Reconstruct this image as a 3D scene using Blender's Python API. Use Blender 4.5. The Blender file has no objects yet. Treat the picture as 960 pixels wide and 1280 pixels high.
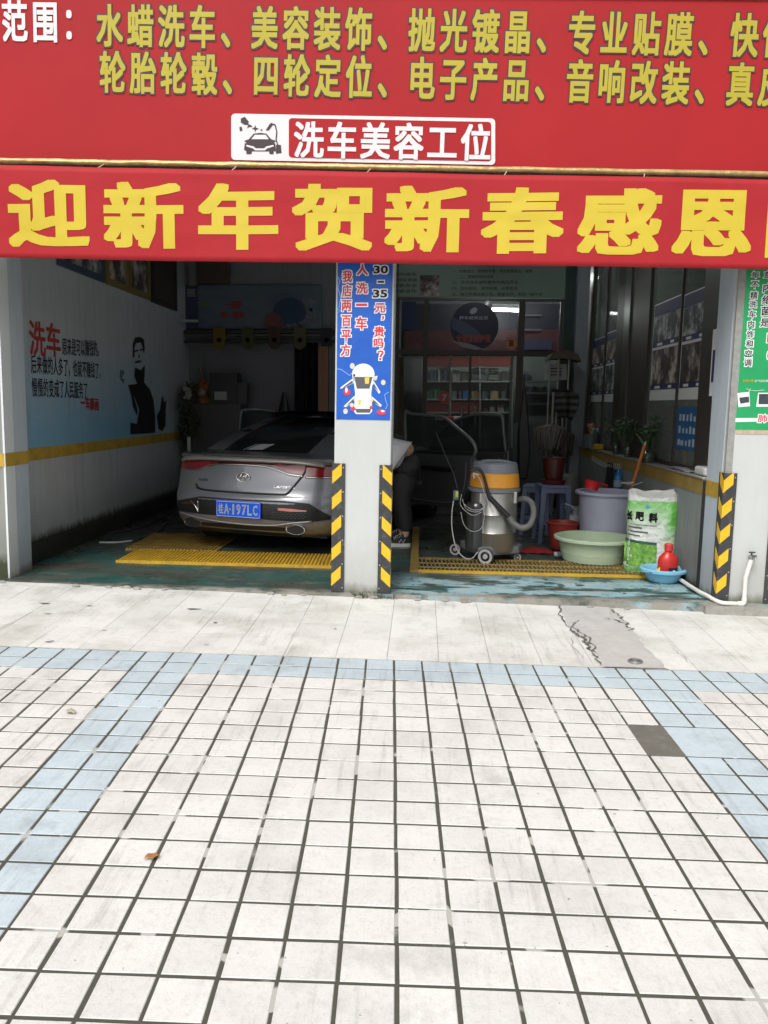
import bpy, bmesh, math, random
from mathutils import Vector, Matrix, noise
from math import sin, cos, pi, radians, atan, sqrt, tan
random.seed(7)
S = bpy.context.scene
COL = S.collection

# ------------------------------------------------------------ camera
F = 1040.0; PITCH = atan(135/F); YAW = atan(45/F); ROLL = .018; CAMH = 1.36
cf = Vector((-sin(YAW)*cos(PITCH), cos(YAW)*cos(PITCH), -sin(PITCH)))
r0 = cf.cross(Vector((0, 0, 1))).normalized(); u0 = r0.cross(cf)
cr = cos(ROLL)*r0 + sin(ROLL)*u0; cu = cos(ROLL)*u0 - sin(ROLL)*r0
CP = Vector((0, 0, CAMH))
cam_d = bpy.data.cameras.new('camera'); cam = bpy.data.objects.new('camera', cam_d); COL.objects.link(cam)
cam_d.sensor_fit = 'VERTICAL'; cam_d.sensor_height = 36; cam_d.lens = 36*F/1280
cam_d.clip_start = .05; cam_d.clip_end = 500
m = Matrix((cr, cu, -cf)).transposed().to_4x4(); m.translation = CP
cam.matrix_world = m
S.camera = cam
# ------------------------------------------------------------ light
W = bpy.data.worlds.new('World'); S.world = W; W.use_nodes = True
nt = W.node_tree; bg = nt.nodes['Background']
sky = nt.nodes.new('ShaderNodeTexSky'); sky.sky_type = 'NISHITA'; sky.sun_disc = False
SUN_EL, SUN_AZ = radians(52), radians(200)
sky.sun_elevation = SUN_EL; sky.sun_rotation = SUN_AZ
sky.air_density = 1.0; sky.dust_density = 5.0; sky.ozone_density = 1.0
hs = nt.nodes.new('ShaderNodeHueSaturation'); hs.inputs['Saturation'].default_value = .16
nt.links.new(sky.outputs[0], hs.inputs['Color']); nt.links.new(hs.outputs[0], bg.inputs['Color'])
bg.inputs['Strength'].default_value = .15
sd = bpy.data.lights.new('sun', 'SUN'); sd.energy = 1.1; sd.angle = radians(22); sd.color = (1, .985, .96)
so = bpy.data.objects.new('sun', sd); COL.objects.link(so)
sdir = Vector((sin(SUN_AZ)*cos(SUN_EL), cos(SUN_AZ)*cos(SUN_EL), sin(SUN_EL)))
so.rotation_euler = sdir.to_track_quat('Z', 'Y').to_euler()
S.view_settings.view_transform = 'Standard'; S.view_settings.look = 'None'
S.view_settings.gamma = 1; S.view_settings.exposure = .28
S.view_settings.use_curve_mapping = False

# ------------------------------------------------------------ pixel of the 960x1280 photo -> world point on a plane
def ray(x, y): return cf + (x-480)/F*cr - (y-640)/F*cu
def hit(x, y, n, c):
    d = ray(x, y); n = Vector(n); return CP + d*((c - n.dot(CP))/n.dot(d))
def PY(x, y, v): return hit(x, y, (0, 1, 0), v)
def PX(x, y, v): return hit(x, y, (1, 0, 0), v)
def PZ(x, y, v=0): return hit(x, y, (0, 0, 1), v)
GA, GB, GZ = -.014, .024, -.035
def gz(x, y): return GZ + GA*x + GB*(y-6)
def PG(x, y): return hit(x, y, (-GA, -GB, 1), GZ-6*GB)
def proj(p):
    d = Vector(p)-CP; z = d.dot(cf); return 480+F*d.dot(cr)/z, 640-F*d.dot(cu)/z

# ------------------------------------------------------------ materials
MATS = {}
def mat(name, col, rough=.6, metal=0, var=.0, vscale=8, bump=0, bscale=60, dirt=None, coat=0, emit=None, estr=0, trans=0, alpha=1, spec=.5, col2=None, stretch=None, streak=None, ior=1.45):
    """col base; var = brightness variation by noise; col2 = mixed in by noise; dirt=(col, amount, scale)"""
    if name in MATS: return MATS[name]
    M = bpy.data.materials.new(name); M.use_nodes = True; MATS[name] = M
    t = M.node_tree; N = t.nodes; L = t.links; b = N['Principled BSDF']
    b.inputs['Roughness'].default_value = rough; b.inputs['Metallic'].default_value = metal
    b.inputs['Specular IOR Level'].default_value = spec
    b.inputs['IOR'].default_value = ior
    if coat: b.inputs['Coat Weight'].default_value = coat; b.inputs['Coat Roughness'].default_value = .05
    if trans: b.inputs['Transmission Weight'].default_value = trans
    if alpha < 1: b.inputs['Alpha'].default_value = alpha
    if emit: b.inputs['Emission Color'].default_value = (*emit, 1); b.inputs['Emission Strength'].default_value = estr
    tc = N.new('ShaderNodeTexCoord'); src = tc.outputs['Object']
    if stretch:
        mp = N.new('ShaderNodeMapping'); mp.inputs['Scale'].default_value = stretch; L.new(src, mp.inputs[0]); srcs = mp.outputs[0]
    else: srcs = src
    base = None
    rgb = N.new('ShaderNodeRGB'); rgb.outputs[0].default_value = (*col, 1); base = rgb.outputs[0]
    if var or col2:
        nz = N.new('ShaderNodeTexNoise'); nz.inputs['Scale'].default_value = vscale; nz.inputs['Detail'].default_value = 6; nz.inputs['Roughness'].default_value = .65
        L.new(srcs, nz.inputs['Vector'])
        rp = N.new('ShaderNodeMapRange'); rp.inputs[1].default_value = .3; rp.inputs[2].default_value = .7
        L.new(nz.outputs['Fac'], rp.inputs[0])
        mx = N.new('ShaderNodeMixRGB'); L.new(rp.outputs[0], mx.inputs[0]); L.new(base, mx.inputs[1])
        c2 = col2 if col2 else tuple(max(0, c*(1-var)) for c in col)
        mx.inputs[2].default_value = (*c2, 1); base = mx.outputs[0]
    if dirt:
        dc, amt, sc = dirt
        nz = N.new('ShaderNodeTexNoise'); nz.inputs['Scale'].default_value = sc; nz.inputs['Detail'].default_value = 8; nz.inputs['Roughness'].default_value = .7
        L.new(srcs, nz.inputs['Vector'])
        rp = N.new('ShaderNodeMapRange'); rp.inputs[1].default_value = .52; rp.inputs[2].default_value = .75; rp.inputs[4].default_value = amt
        L.new(nz.outputs['Fac'], rp.inputs[0])
        mx = N.new('ShaderNodeMixRGB'); L.new(rp.outputs[0], mx.inputs[0]); L.new(base, mx.inputs[1]); mx.inputs[2].default_value = (*dc, 1); base = mx.outputs[0]
    L.new(base, b.inputs['Base Color'])
    if bump:
        nz = N.new('ShaderNodeTexNoise'); nz.inputs['Scale'].default_value = bscale; nz.inputs['Detail'].default_value = 5
        L.new(src, nz.inputs['Vector'])
        bp = N.new('ShaderNodeBump'); bp.inputs['Strength'].default_value = bump; bp.inputs['Distance'].default_value = .01
        L.new(nz.outputs['Fac'], bp.inputs['Height']); L.new(bp.outputs[0], b.inputs['Normal'])
    M['base'] = 1
    return M
def nodes_of(M): return M.node_tree.nodes, M.node_tree.links, M.node_tree.nodes['Principled BSDF']
def ramp_z(N, L, src, a, b_, axis='Z', noise_scale=8, noise_amt=.1):
    """0..1 over coordinate a..b, edge roughened by noise"""
    sp = N.new('ShaderNodeSeparateXYZ'); L.new(src, sp.inputs[0])
    nz = N.new('ShaderNodeTexNoise'); nz.inputs['Scale'].default_value = noise_scale; nz.inputs['Detail'].default_value = 8; nz.inputs['Roughness'].default_value = .7; L.new(src, nz.inputs['Vector'])
    ma = N.new('ShaderNodeMath'); ma.operation = 'MULTIPLY_ADD'; L.new(nz.outputs['Fac'], ma.inputs[0]); ma.inputs[1].default_value = noise_amt
    sb = N.new('ShaderNodeMath'); sb.operation = 'SUBTRACT'; L.new(sp.outputs[axis], sb.inputs[0]); sb.inputs[1].default_value = noise_amt/2
    L.new(sb.outputs[0], ma.inputs[2])
    mr = N.new('ShaderNodeMapRange'); mr.inputs[1].default_value = a; mr.inputs[2].default_value = b_; L.new(ma.outputs[0], mr.inputs[0])
    return mr.outputs[0]
def mix(N, L, fac, a, b_):
    mx = N.new('ShaderNodeMixRGB')
    for i, v in ((0, fac), (1, a), (2, b_)):
        if isinstance(v, (int, float)): mx.inputs[i].default_value = v
        elif isinstance(v, tuple): mx.inputs[i].default_value = (*v, 1)
        else: L.new(v, mx.inputs[i])
    return mx.outputs[0]
def noisefac(N, L, src, scale, a, b_, detail=8, rough=.65):
    nz = N.new('ShaderNodeTexNoise'); nz.inputs['Scale'].default_value = scale; nz.inputs['Detail'].default_value = detail; nz.inputs['Roughness'].default_value = rough
    L.new(src, nz.inputs['Vector'])
    mr = N.new('ShaderNodeMapRange'); mr.inputs[1].default_value = a; mr.inputs[2].default_value = b_; L.new(nz.outputs['Fac'], mr.inputs[0]); return mr.outputs[0]
def mathn(N, L, op, a, b_):
    n = N.new('ShaderNodeMath'); n.operation = op; n.use_clamp = True
    for i, v in ((0, a), (1, b_)):
        if isinstance(v, (int, float)): n.inputs[i].default_value = v
        else: L.new(v, n.inputs[i])
    return n.outputs[0]

# ------------------------------------------------------------ mesh helpers
class MB:
    def __init__(s, M=None): s.v = []; s.f = []; s.M = M
    def add(s, vs, fs):
        o = len(s.v); s.v += [Vector(v) for v in vs]; s.f += [tuple(i+o for i in f) for f in fs]; return s
    def box(s, c, d, R=None):
        x, y, z = (k/2 for k in d); vs = [Vector((a*x, b*y, e*z)) for e in (-1, 1) for b in (-1, 1) for a in (-1, 1)]
        if R is not None: vs = [R @ v for v in vs]
        c = Vector(c)
        return s.add([v+c for v in vs], [(0, 2, 3, 1), (4, 5, 7, 6), (0, 1, 5, 4), (2, 6, 7, 3), (0, 4, 6, 2), (1, 3, 7, 5)])
    def box2(s, a, b):
        return s.box([(a[i]+b[i])/2 for i in range(3)], [abs(b[i]-a[i]) for i in range(3)])
    def cham(s, c, d, ch):
        """box with chamfered vertical and horizontal edges"""
        bm = bmesh.new(); bmesh.ops.create_cube(bm, size=1)
        for v in bm.verts: v.co = Vector((v.co.x*d[0], v.co.y*d[1], v.co.z*d[2]))+Vector(c)
        bmesh.ops.bevel(bm, geom=bm.edges[:], offset=ch, segments=2, affect='EDGES', profile=.5)
        return s.frombm(bm)
    def frombm(s, bm):
        bm.verts.index_update(); s.add([v.co.copy() for v in bm.verts], [[v.index for v in f.verts] for f in bm.faces]); bm.free(); return s
    def prism(s, pts, n, d):
        """closed polygon (3d pts) extruded by vector n*d"""
        k = len(pts); e = Vector(n)*d; vs = [Vector(p) for p in pts]+[Vector(p)+e for p in pts]
        return s.add(vs, [tuple(range(k))[::-1], tuple(range(k, 2*k))]+[(i, (i+1) % k, (i+1) % k+k, i+k) for i in range(k)])
    def tube(s, pts, r, n=8, cap=True):
        pts = [Vector(p) for p in pts]; k = len(pts)
        rs = r if isinstance(r, (list, tuple)) else [r]*k
        vs = []; up = None
        for i, p in enumerate(pts):
            t = (pts[min(i+1, k-1)]-pts[max(i-1, 0)]).normalized()
            if up is None: up = t.orthogonal().normalized()
            a = (up - t*up.dot(t))
            a = a.normalized() if a.length > 1e-6 else t.orthogonal().normalized()
            up = a; b = t.cross(a)
            vs += [p+(a*cos(2*pi*j/n)+b*sin(2*pi*j/n))*rs[i] for j in range(n)]
        fs = [(i*n+j, i*n+(j+1) % n, (i+1)*n+(j+1) % n, (i+1)*n+j) for i in range(k-1) for j in range(n)]
        if cap: fs += [tuple(range(n))[::-1], tuple(range((k-1)*n, k*n))]
        return s.add(vs, fs)
    def lathe(s, prof, c, n=32, ax=None, sx=1, sy=1, cap=True):
        c = Vector(c); k = len(prof); vs = []
        R = Vector((0, 0, 1)).rotation_difference(Vector(ax)).to_matrix() if ax is not None else None
        for r, z in prof:
            for j in range(n):
                p = Vector((r*sx*cos(2*pi*j/n), r*sy*sin(2*pi*j/n), z))
                vs.append(c+(R @ p if R else p))
        fs = [(i*n+j, i*n+(j+1) % n, (i+1)*n+(j+1) % n, (i+1)*n+j) for i in range(k-1) for j in range(n)]
        if cap:
            if prof[0][0] > 1e-5: fs.append(tuple(range(n))[::-1])
            if prof[-1][0] > 1e-5: fs.append(tuple(range((k-1)*n, k*n)))
        return s.add(vs, fs)
    def ball(s, c, r, n=12, sc=(1, 1, 1)):
        prof = [(sin(pi*i/n), -cos(pi*i/n)) for i in range(n+1)]
        o = len(s.v); s.lathe([(max(a, 1e-4), b) for a, b in prof], (0, 0, 0), n*2)
        for i in range(o, len(s.v)):
            v = s.v[i]; s.v[i] = Vector((v.x*sc[0]*r, v.y*sc[1]*r, v.z*sc[2]*r))+Vector(c)
        return s
    def grid(s, f, nu, nv):
        vs = [f(i/nu, j/nv) for j in range(nv+1) for i in range(nu+1)]
        return s.add(vs, [(j*(nu+1)+i, j*(nu+1)+i+1, (j+1)*(nu+1)+i+1, (j+1)*(nu+1)+i) for j in range(nv) for i in range(nu)])
    def build(s, name, M, root=None, smooth=False, kind=None, bevel=0, solid=0, sub=0, label=None):
        me = bpy.data.meshes.new(name)
        vs = s.v if s.M is None else [s.M @ v for v in s.v]
        me.from_pydata([tuple(v) for v in vs], [], s.f); me.update()
        if smooth:
            me.shade_smooth()
        o = bpy.data.objects.new(name, me); COL.objects.link(o); me.materials.append(M)
        if solid:
            md = o.modifiers.new('s', 'SOLIDIFY'); md.thickness = solid; md.offset = 0
        if bevel:
            md = o.modifiers.new('b', 'BEVEL'); md.width = bevel; md.segments = 2; md.limit_method = 'ANGLE'
        if sub:
            md = o.modifiers.new('u', 'SUBSURF'); md.levels = sub; md.render_levels = sub
        if smooth == 'auto':
            fix_smooth(o)
        if root is not None: attach(o, root)
        if kind: o['kind'] = kind
        if label: o['label'] = label
        return o
def fix_smooth(o, ang=radians(35)):
    me = o.data
    bm = bmesh.new(); bm.from_mesh(me)
    bmesh.ops.recalc_face_normals(bm, faces=bm.faces)
    for e in bm.edges:
        e.smooth = len(e.link_faces) == 2 and e.calc_face_angle(0) < ang
    for f in bm.faces: f.smooth = True
    bm.to_mesh(me); bm.free()
def attach(o, root):
    w = Matrix.Translation(root.location) if root.type == 'EMPTY' else Matrix.Identity(4)
    o.parent = root; o.matrix_parent_inverse = w.inverted()
def thing(name, label, cat, loc=(0, 0, 0), group=None):
    o = bpy.data.objects.new(name, None); COL.objects.link(o); o.location = loc; o.empty_display_size = .1
    o['label'] = label; o['category'] = cat
    if group: o['group'] = group
    return o
def tag(o, label, cat, group=None):
    o['label'] = label; o['category'] = cat
    if group: o['group'] = group
    return o
def struct(o): o['kind'] = 'structure'; return o
def catmull(pts, n=6):
    pts = [Vector(p) for p in pts]; P = [pts[0]]+pts+[pts[-1]]; out = []
    for i in range(1, len(P)-2):
        for k in range(n):
            t = k/n; a, b, c, d = P[i-1], P[i], P[i+1], P[i+2]
            out.append(.5*((2*b)+(-a+c)*t+(2*a-5*b+4*c-d)*t*t+(-a+3*b-3*c+d)*t**3))
    out.append(pts[-1]); return out

# ------------------------------------------------------------ lettering
_tc = {}
def glyphs(s, bold=0.0, cut=0):
    """flat mesh data of a string at size 1 (advance 1 em for full-width signs)"""
    key = (s, bold, cut)
    if key in _tc: return _tc[key]
    cu_ = bpy.data.curves.new('t', 'FONT'); cu_.body = s; cu_.size = 1; cu_.resolution_u = 2; cu_.fill_mode = 'FRONT'
    ob = bpy.data.objects.new('t', cu_); COL.objects.link(ob)
    dg = bpy.context.evaluated_depsgraph_get(); me = bpy.data.meshes.new_from_object(ob.evaluated_get(dg))
    bm = bmesh.new(); bm.from_mesh(me)
    if cut:
        xs = [v.co.x for v in bm.verts]; x = min(xs)
        while x < max(xs):
            bmesh.ops.bisect_plane(bm, geom=bm.verts[:]+bm.edges[:]+bm.faces[:], plane_co=(x, 0, 0), plane_no=(1, 0, 0)); x += cut
        y = min(v.co.y for v in bm.verts); ym = max(v.co.y for v in bm.verts)
        while y < ym:
            bmesh.ops.bisect_plane(bm, geom=bm.verts[:]+bm.edges[:]+bm.faces[:], plane_co=(0, y, 0), plane_no=(0, 1, 0)); y += cut
    bm.verts.index_update()
    r = ([v.co.copy() for v in bm.verts], [[v.index for v in f.verts] for f in bm.faces])
    if bold:
        k = len(r[0]); vs = list(r[0]); fs = list(r[1])
        ring8 = ((1, 1), (-1, 1), (1, -1), (-1, -1), (1, 0), (-1, 0), (0, 1), (0, -1))
        for j, (ax, ay) in enumerate(ring8+(tuple((a*.5, b_*.5) for a, b_ in ring8)+((1, .5), (-1, .5), (1, -.5), (-1, -.5), (.5, 1), (-.5, 1), (.5, -1), (-.5, -1)) if cut else ())):
            d = Vector((bold*ax, bold*ay*.8, -.002*(j+1))); o_ = len(vs)
            vs += [v+d for v in r[0]]; fs += [[i+o_ for i in f] for f in r[1]]
        r = (vs, fs)
    bm.free(); bpy.data.objects.remove(ob); bpy.data.curves.remove(cu_); bpy.data.meshes.remove(me)
    _tc[key] = r; return r
def put(mb, s, o, ux, uy, w=None, h=None, bold=0.0, cut=0, off=0, fit=True):
    """string with its ink box fitted to w x h from lower-left corner o in the plane ux, uy (unit vectors)"""
    vs, fs = glyphs(s, bold, cut)
    if not vs: return
    x0, x1 = min(v.x for v in vs), max(v.x for v in vs); y0, y1 = min(v.y for v in vs), max(v.y for v in vs)
    b = bold
    sx = (w/(x1-x0) if w else h/(y1-y0)); sy = (h/(y1-y0) if h else sx)
    n = ux.cross(uy)
    mb.add([o+ux*((v.x-x0)*sx)+uy*((v.y-y0)*sy)+n*(off+v.z*.02) for v in vs], fs)
def putcell(mb, s, o, ux, uy, w, h, bold=0.0, off=0, cut=0, nar=1.0):
    """one full-width sign in a cell w x h whose lower-left corner is o: the em box is kept, so commas stay small"""
    vs, fs = glyphs(s, bold, cut); n = ux.cross(uy)
    mb.add([o+ux*((v.x*nar+(1-nar)/2)*w)+uy*((v.y+.10)*h)+n*(off+v.z*.02) for v in vs], fs)
class Letters:
    """takes the place of an MB: every string added becomes a part of its own"""
    def __init__(s, M, root, warp=None, name='character'): s.M, s.root, s.warp, s.name = M, root, warp, name
    def add(s, vs, fs):
        mb = MB().add(vs, fs)
        if s.warp:
            for v in mb.v: s.warp(v)
        mb.build(s.name, s.M, s.root)
def flat(name, pts, M, root=None, kind=None):
    return MB().add(pts, [tuple(range(len(pts)))]).build(name, M, root, kind=kind)
def panel(mb, o, ux, uy, w, h, n, d):
    o = Vector(o); mb.prism([o, o+ux*w, o+ux*w+uy*h, o+uy*h], n, d); return mb
VX, VY, VZ = Vector((1, 0, 0)), Vector((0, 1, 0)), Vector((0, 0, 1))
#PARTS#

# ============================================================ MATERIALS OF THE SETTING
def tilemat(name, col, dirtc, dirt=.45):
    M = mat(name, col, rough=.62, spec=.35); N, L, b = nodes_of(M)
    g = N.new('ShaderNodeNewGeometry'); p = g.outputs['Position']
    oi = N.new('ShaderNodeObjectInfo')
    mr = N.new('ShaderNodeMapRange'); mr.inputs[3].default_value = .94; mr.inputs[4].default_value = 1.03; L.new(oi.outputs['Random'], mr.inputs[0])
    v = N.new('ShaderNodeMixRGB'); v.blend_type = 'MULTIPLY'; v.inputs[0].default_value = 1; v.inputs[1].default_value = (*col, 1)
    L.new(mr.outputs[0], v.inputs[2])
    c = mix(N, L, mathn(N, L, 'MULTIPLY', noisefac(N, L, p, 2.2, .46, .70), dirt), v.outputs[0], dirtc)
    c = mix(N, L, mathn(N, L, 'MULTIPLY', noisefac(N, L, p, 42, .5, .8), .28), c, tuple(k*.55 for k in dirtc))
    c = mix(N, L, mathn(N, L, 'MULTIPLY', noisefac(N, L, p, 190, .55, .75), .5), c, tuple(k*.5 for k in dirtc))
    c = mix(N, L, mathn(N, L, 'MULTIPLY', mathn(N, L, 'MULTIPLY', noisefac(N, L, p, 6.5, .50, .66), noisefac(N, L, p, .9, .45, .62)), .38), c, tuple(k*.62 for k in dirtc))
    # tyre scuffs drawn out along the drive
    mp = N.new('ShaderNodeMapping'); mp.inputs['Rotation'].default_value = (0, 0, .5); mp.inputs['Scale'].default_value = (22, 1.6, 1); L.new(p, mp.inputs[0])
    sc = mathn(N, L, 'MULTIPLY', noisefac(N, L, mp.outputs[0], 1.3, .54, .74), noisefac(N, L, p, 1.1, .44, .58))
    c = mix(N, L, mathn(N, L, 'MULTIPLY', sc, .55), c, tuple(k*.45 for k in dirtc))
    mp = N.new('ShaderNodeMapping'); mp.inputs['Rotation'].default_value = (0, 0, -.9); mp.inputs['Scale'].default_value = (30, 3, 1); L.new(p, mp.inputs[0])
    sc = mathn(N, L, 'MULTIPLY', noisefac(N, L, mp.outputs[0], 1.0, .56, .72), noisefac(N, L, p, .8, .46, .60))
    c = mix(N, L, mathn(N, L, 'MULTIPLY', sc, .35), c, tuple(k*.6 for k in dirtc))
    # small black specks of gum and grit
    c = mix(N, L, mathn(N, L, 'MULTIPLY', noisefac(N, L, p, 30, .735, .75, 2), .6), c, tuple(k*.3 for k in dirtc))
    L.new(c, b.inputs['Base Color'])
    nz = N.new('ShaderNodeTexNoise'); nz.inputs['Scale'].default_value = 130; nz.inputs['Detail'].default_value = 4; L.new(p, nz.inputs['Vector'])
    bp = N.new('ShaderNodeBump'); bp.inputs['Strength'].default_value = .22; bp.inputs['Distance'].default_value = .004; L.new(nz.outputs['Fac'], bp.inputs['Height']); L.new(bp.outputs[0], b.inputs['Normal'])
    return M
m_tile = tilemat('white_paver', (.66, .65, .62), (.42, .41, .38))
m_blue = tilemat('blue_paver', (.50, .58, .62), (.32, .36, .39), .5)
m_apron = tilemat('apron_tile', (.68, .67, .635), (.43, .415, .37), .75)
# joints: dark dirt with runs of pale cement
m_grout = mat('joint_dirt', (.075, .07, .056), rough=.95); N, L, b = nodes_of(m_grout)
g = N.new('ShaderNodeNewGeometry'); c = mix(N, L, noisefac(N, L, g.outputs['Position'], 3.1, .60, .66, 5), (.08, .075, .06), (.38, .37, .34))
c = mix(N, L, noisefac(N, L, g.outputs['Position'], 60, .3, .7), c, (.062, .06, .046)); 
c = mix(N, L, noisefac(N, L, g.outputs['Position'], 4.1, .605, .62, 2), c, (.40, .39, .36)); L.new(c, b.inputs['Base Color'])
m_grout2 = mat('fine_joint', (.42, .40, .36), rough=.9, var=.5, vscale=4)
m_conc = mat('patch_concrete', (.50, .48, .46), rough=.85, var=.14, vscale=9, bump=.5, bscale=70, dirt=((.30, .28, .26), .5, 14))
m_edge = mat('edge_concrete', (.36, .345, .31), rough=.9, var=.3, vscale=12, bump=.5, bscale=50, dirt=((.12, .11, .09), .8, 9))
m_crack = mat('crack_dirt', (.19, .18, .165), rough=1, var=.5, vscale=40, bump=1, bscale=80)
# garage floor: worn green paint, dark wet grime, pale blue patches near the right-hand edge
m_floor = mat('garage_floor_paint', (.03, .09, .075), rough=.35); N, L, b = nodes_of(m_floor)
g = N.new('ShaderNodeNewGeometry'); p = g.outputs['Position']
mp = N.new('ShaderNodeMapping'); mp.inputs['Scale'].default_value = (.55, 1.6, 1); L.new(p, mp.inputs[0]); ps = mp.outputs[0]
c = mix(N, L, noisefac(N, L, ps, 1.7, .42, .58), (.024, .080, .068), (.055, .058, .046))
c = mix(N, L, noisefac(N, L, ps, 5.5, .56, .68), c, (.14, .13, .10))
sp = N.new('ShaderNodeSeparateXYZ'); L.new(p, sp.inputs[0])
def rng(o, a, b_):
    mr = N.new('ShaderNodeMapRange'); mr.inputs[1].default_value = a; mr.inputs[2].default_value = b_; L.new(o, mr.inputs[0]); return mr.outputs[0]
near = mathn(N, L, 'MULTIPLY', rng(sp.outputs['Y'], 6.75, 6.45), rng(sp.outputs['X'], -.45, -.05))
wob = noisefac(N, L, ps, 2.6, .44, .50, 7)
pale = mathn(N, L, 'MULTIPLY', near, wob)
pc = mix(N, L, noisefac(N, L, p, 7, .4, .6), (.24, .41, .46), (.33, .42, .43))
pc = mix(N, L, noisefac(N, L, p, 4.2, .57, .60, 6), pc, (.05, .10, .11))
c = mix(N, L, pale, c, pc)
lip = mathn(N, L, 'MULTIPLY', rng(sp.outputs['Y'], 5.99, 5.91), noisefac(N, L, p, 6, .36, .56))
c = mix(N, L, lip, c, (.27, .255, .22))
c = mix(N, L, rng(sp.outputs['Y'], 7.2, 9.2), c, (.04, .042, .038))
L.new(c, b.inputs['Base Color']); L.new(mathn(N, L, 'ADD', noisefac(N, L, p, 3, .35, .75), .12), b.inputs['Roughness'])
nz = N.new('ShaderNodeTexNoise'); nz.inputs['Scale'].default_value = 35; nz.inputs['Detail'].default_value = 6; L.new(p, nz.inputs['Vector'])
bp = N.new('ShaderNodeBump'); bp.inputs['Strength'].default_value = .25; bp.inputs['Distance'].default_value = .006; L.new(nz.outputs['Fac'], bp.inputs['Height']); L.new(bp.outputs[0], b.inputs['Normal'])

def wallmat(name, col, base=.22, streak=.35, wash=None, basecol=(.035, .038, .03)):
    M = mat(name, col, rough=.7, spec=.3); N, L, b = nodes_of(M)
    g = N.new('ShaderNodeNewGeometry'); p = g.outputs['Position']
    c = mix(N, L, mathn(N, L, 'MULTIPLY', noisefac(N, L, p, 1.3, .4, .7), .3), (*col,), tuple(k*.72 for k in col))
    if wash:
        f = mathn(N, L, 'MULTIPLY', ramp_z(N, L, p, 1.95, 1.05, 'Z', 1.5, .7), ramp_z(N, L, p, 10.9, 9.2, 'Y', 1.2, 1.2))
        f = mathn(N, L, 'MULTIPLY', f, ramp_z(N, L, p, .90, .92, 'Z', 3, .01))
        c = mix(N, L, f, c, wash)
    mp = N.new('ShaderNodeMapping'); mp.inputs['Scale'].default_value = (9, 9, .7); L.new(p, mp.inputs[0])
    c = mix(N, L, mathn(N, L, 'MULTIPLY', noisefac(N, L, mp.outputs[0], 2, .5, .75), streak), c, tuple(k*.42 for k in col))
    mp2 = N.new('ShaderNodeMapping'); mp2.inputs['Scale'].default_value = (3.2, 3.2, 1.4); L.new(p, mp2.inputs[0])
    f = ramp_z(N, L, mp2.outputs[0], base*1.4+.10, base*1.4, 'Z', 4, .22)
    c = mix(N, L, f, c, basecol)
    f = mathn(N, L, 'MULTIPLY', ramp_z(N, L, mp2.outputs[0], base*1.4+.6, base*1.4, 'Z', 4, .3), .35)
    c = mix(N, L, f, c, basecol)
    L.new(c, b.inputs['Base Color'])
    nz = N.new('ShaderNodeTexNoise'); nz.inputs['Scale'].default_value = 14; nz.inputs['Detail'].default_value = 6; L.new(p, nz.inputs['Vector'])
    bp = N.new('ShaderNodeBump'); bp.inputs['Strength'].default_value = .2; bp.inputs['Distance'].default_value = .01; L.new(nz.outputs['Fac'], bp.inputs['Height']); L.new(bp.outputs[0], b.inputs['Normal'])
    return M
m_wall = wallmat('old_grey_wall_paint', (.46, .485, .51), base=.17, wash=(.20, .40, .56))
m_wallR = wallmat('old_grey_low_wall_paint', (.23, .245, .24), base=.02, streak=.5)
m_pier = wallmat('pale_pier_paint', (.53, .545, .53), base=.0, streak=.06, basecol=(.16, .16, .12))
m_pierside = wallmat('blue_grey_reveal_paint', (.47, .53, .58), base=0, streak=.25, basecol=(.16, .16, .13))
m_pierL = wallmat('mossy_pier_plaster', (.26, .27, .25), base=.12, streak=.6, basecol=(.05, .06, .03))
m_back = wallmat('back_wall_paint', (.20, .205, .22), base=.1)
m_ceil = mat('ceiling_plaster', (.10, .10, .10), rough=.9, var=.3, vscale=2)
m_fac = mat('facade_plaster', (.55, .54, .50), rough=.85, var=.2, vscale=3, bump=.3)
m_yel = mat('yellow_wall_paint', (.55, .35, .045), rough=.6, var=.35, vscale=7, dirt=((.18, .13, .05), .7, 12))
m_black = mat('black_ink', (.012, .012, .013), rough=.6)
m_redpaint = mat('red_wall_paint', (.42, .04, .03), rough=.6, var=.3, vscale=30)

# ============================================================ GROUND
T0, T16 = PG(492.5, 826), PG(496.5, 1233)
E2 = (T0-T16); prow = E2.length/16; E2.normalize()
E1 = (PG(960, 845)-PG(0, 811)).normalized(); pcol = (T0-PG(250, 820)).length/7
EN = E1.cross(E2).normalized()
ground = MB().add([(x, y, gz(x, y)-.012) for x, y in ((-150, -150), (150, -150), (150, 5.86), (-150, 5.86))], [(0, 1, 2, 3)]).build('ground', mat('street_asphalt', (.22, .215, .205), rough=.9, var=.2, vscale=.5))
struct(ground)
plaza = MB().add([T0+E1*(a*pcol)-E2*(b_*prow)+EN*.0022 for a, b_ in ((-34, -.01), (34, -.01), (34, 50), (-34, 50))], [(0, 3, 2, 1)]).build('plaza', m_grout)
struct(plaza)
def tile_at(c, k, w=1, h=1): return T0+E1*((c+w/2)*pcol)-E2*((k+h/2)*prow)
def tile_mesh(name, w, h, gx, gy, M, th=.012):
    me = bpy.data.meshes.new(name); a, b_ = (w-gx)/2, (h-gy)/2; ch = .0022
    vs = [(s*(a-i), t*(b_-i), z) for i, z in ((0, -th), (0, -ch), (ch, 0)) for s, t in ((-1, -1), (1, -1), (1, 1), (-1, 1))]
    fs = [(8, 9, 10, 11)]
    for o in (0, 4): fs += [(o+i, o+(i+1) % 4, o+(i+1) % 4+4, o+i+4) for i in range(4)]
    me.from_pydata(vs, [], fs); me.materials.append(M); me.update(); return me
tm_w = tile_mesh('paving_tile', pcol, prow, .0118, .0120, m_tile)
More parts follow.
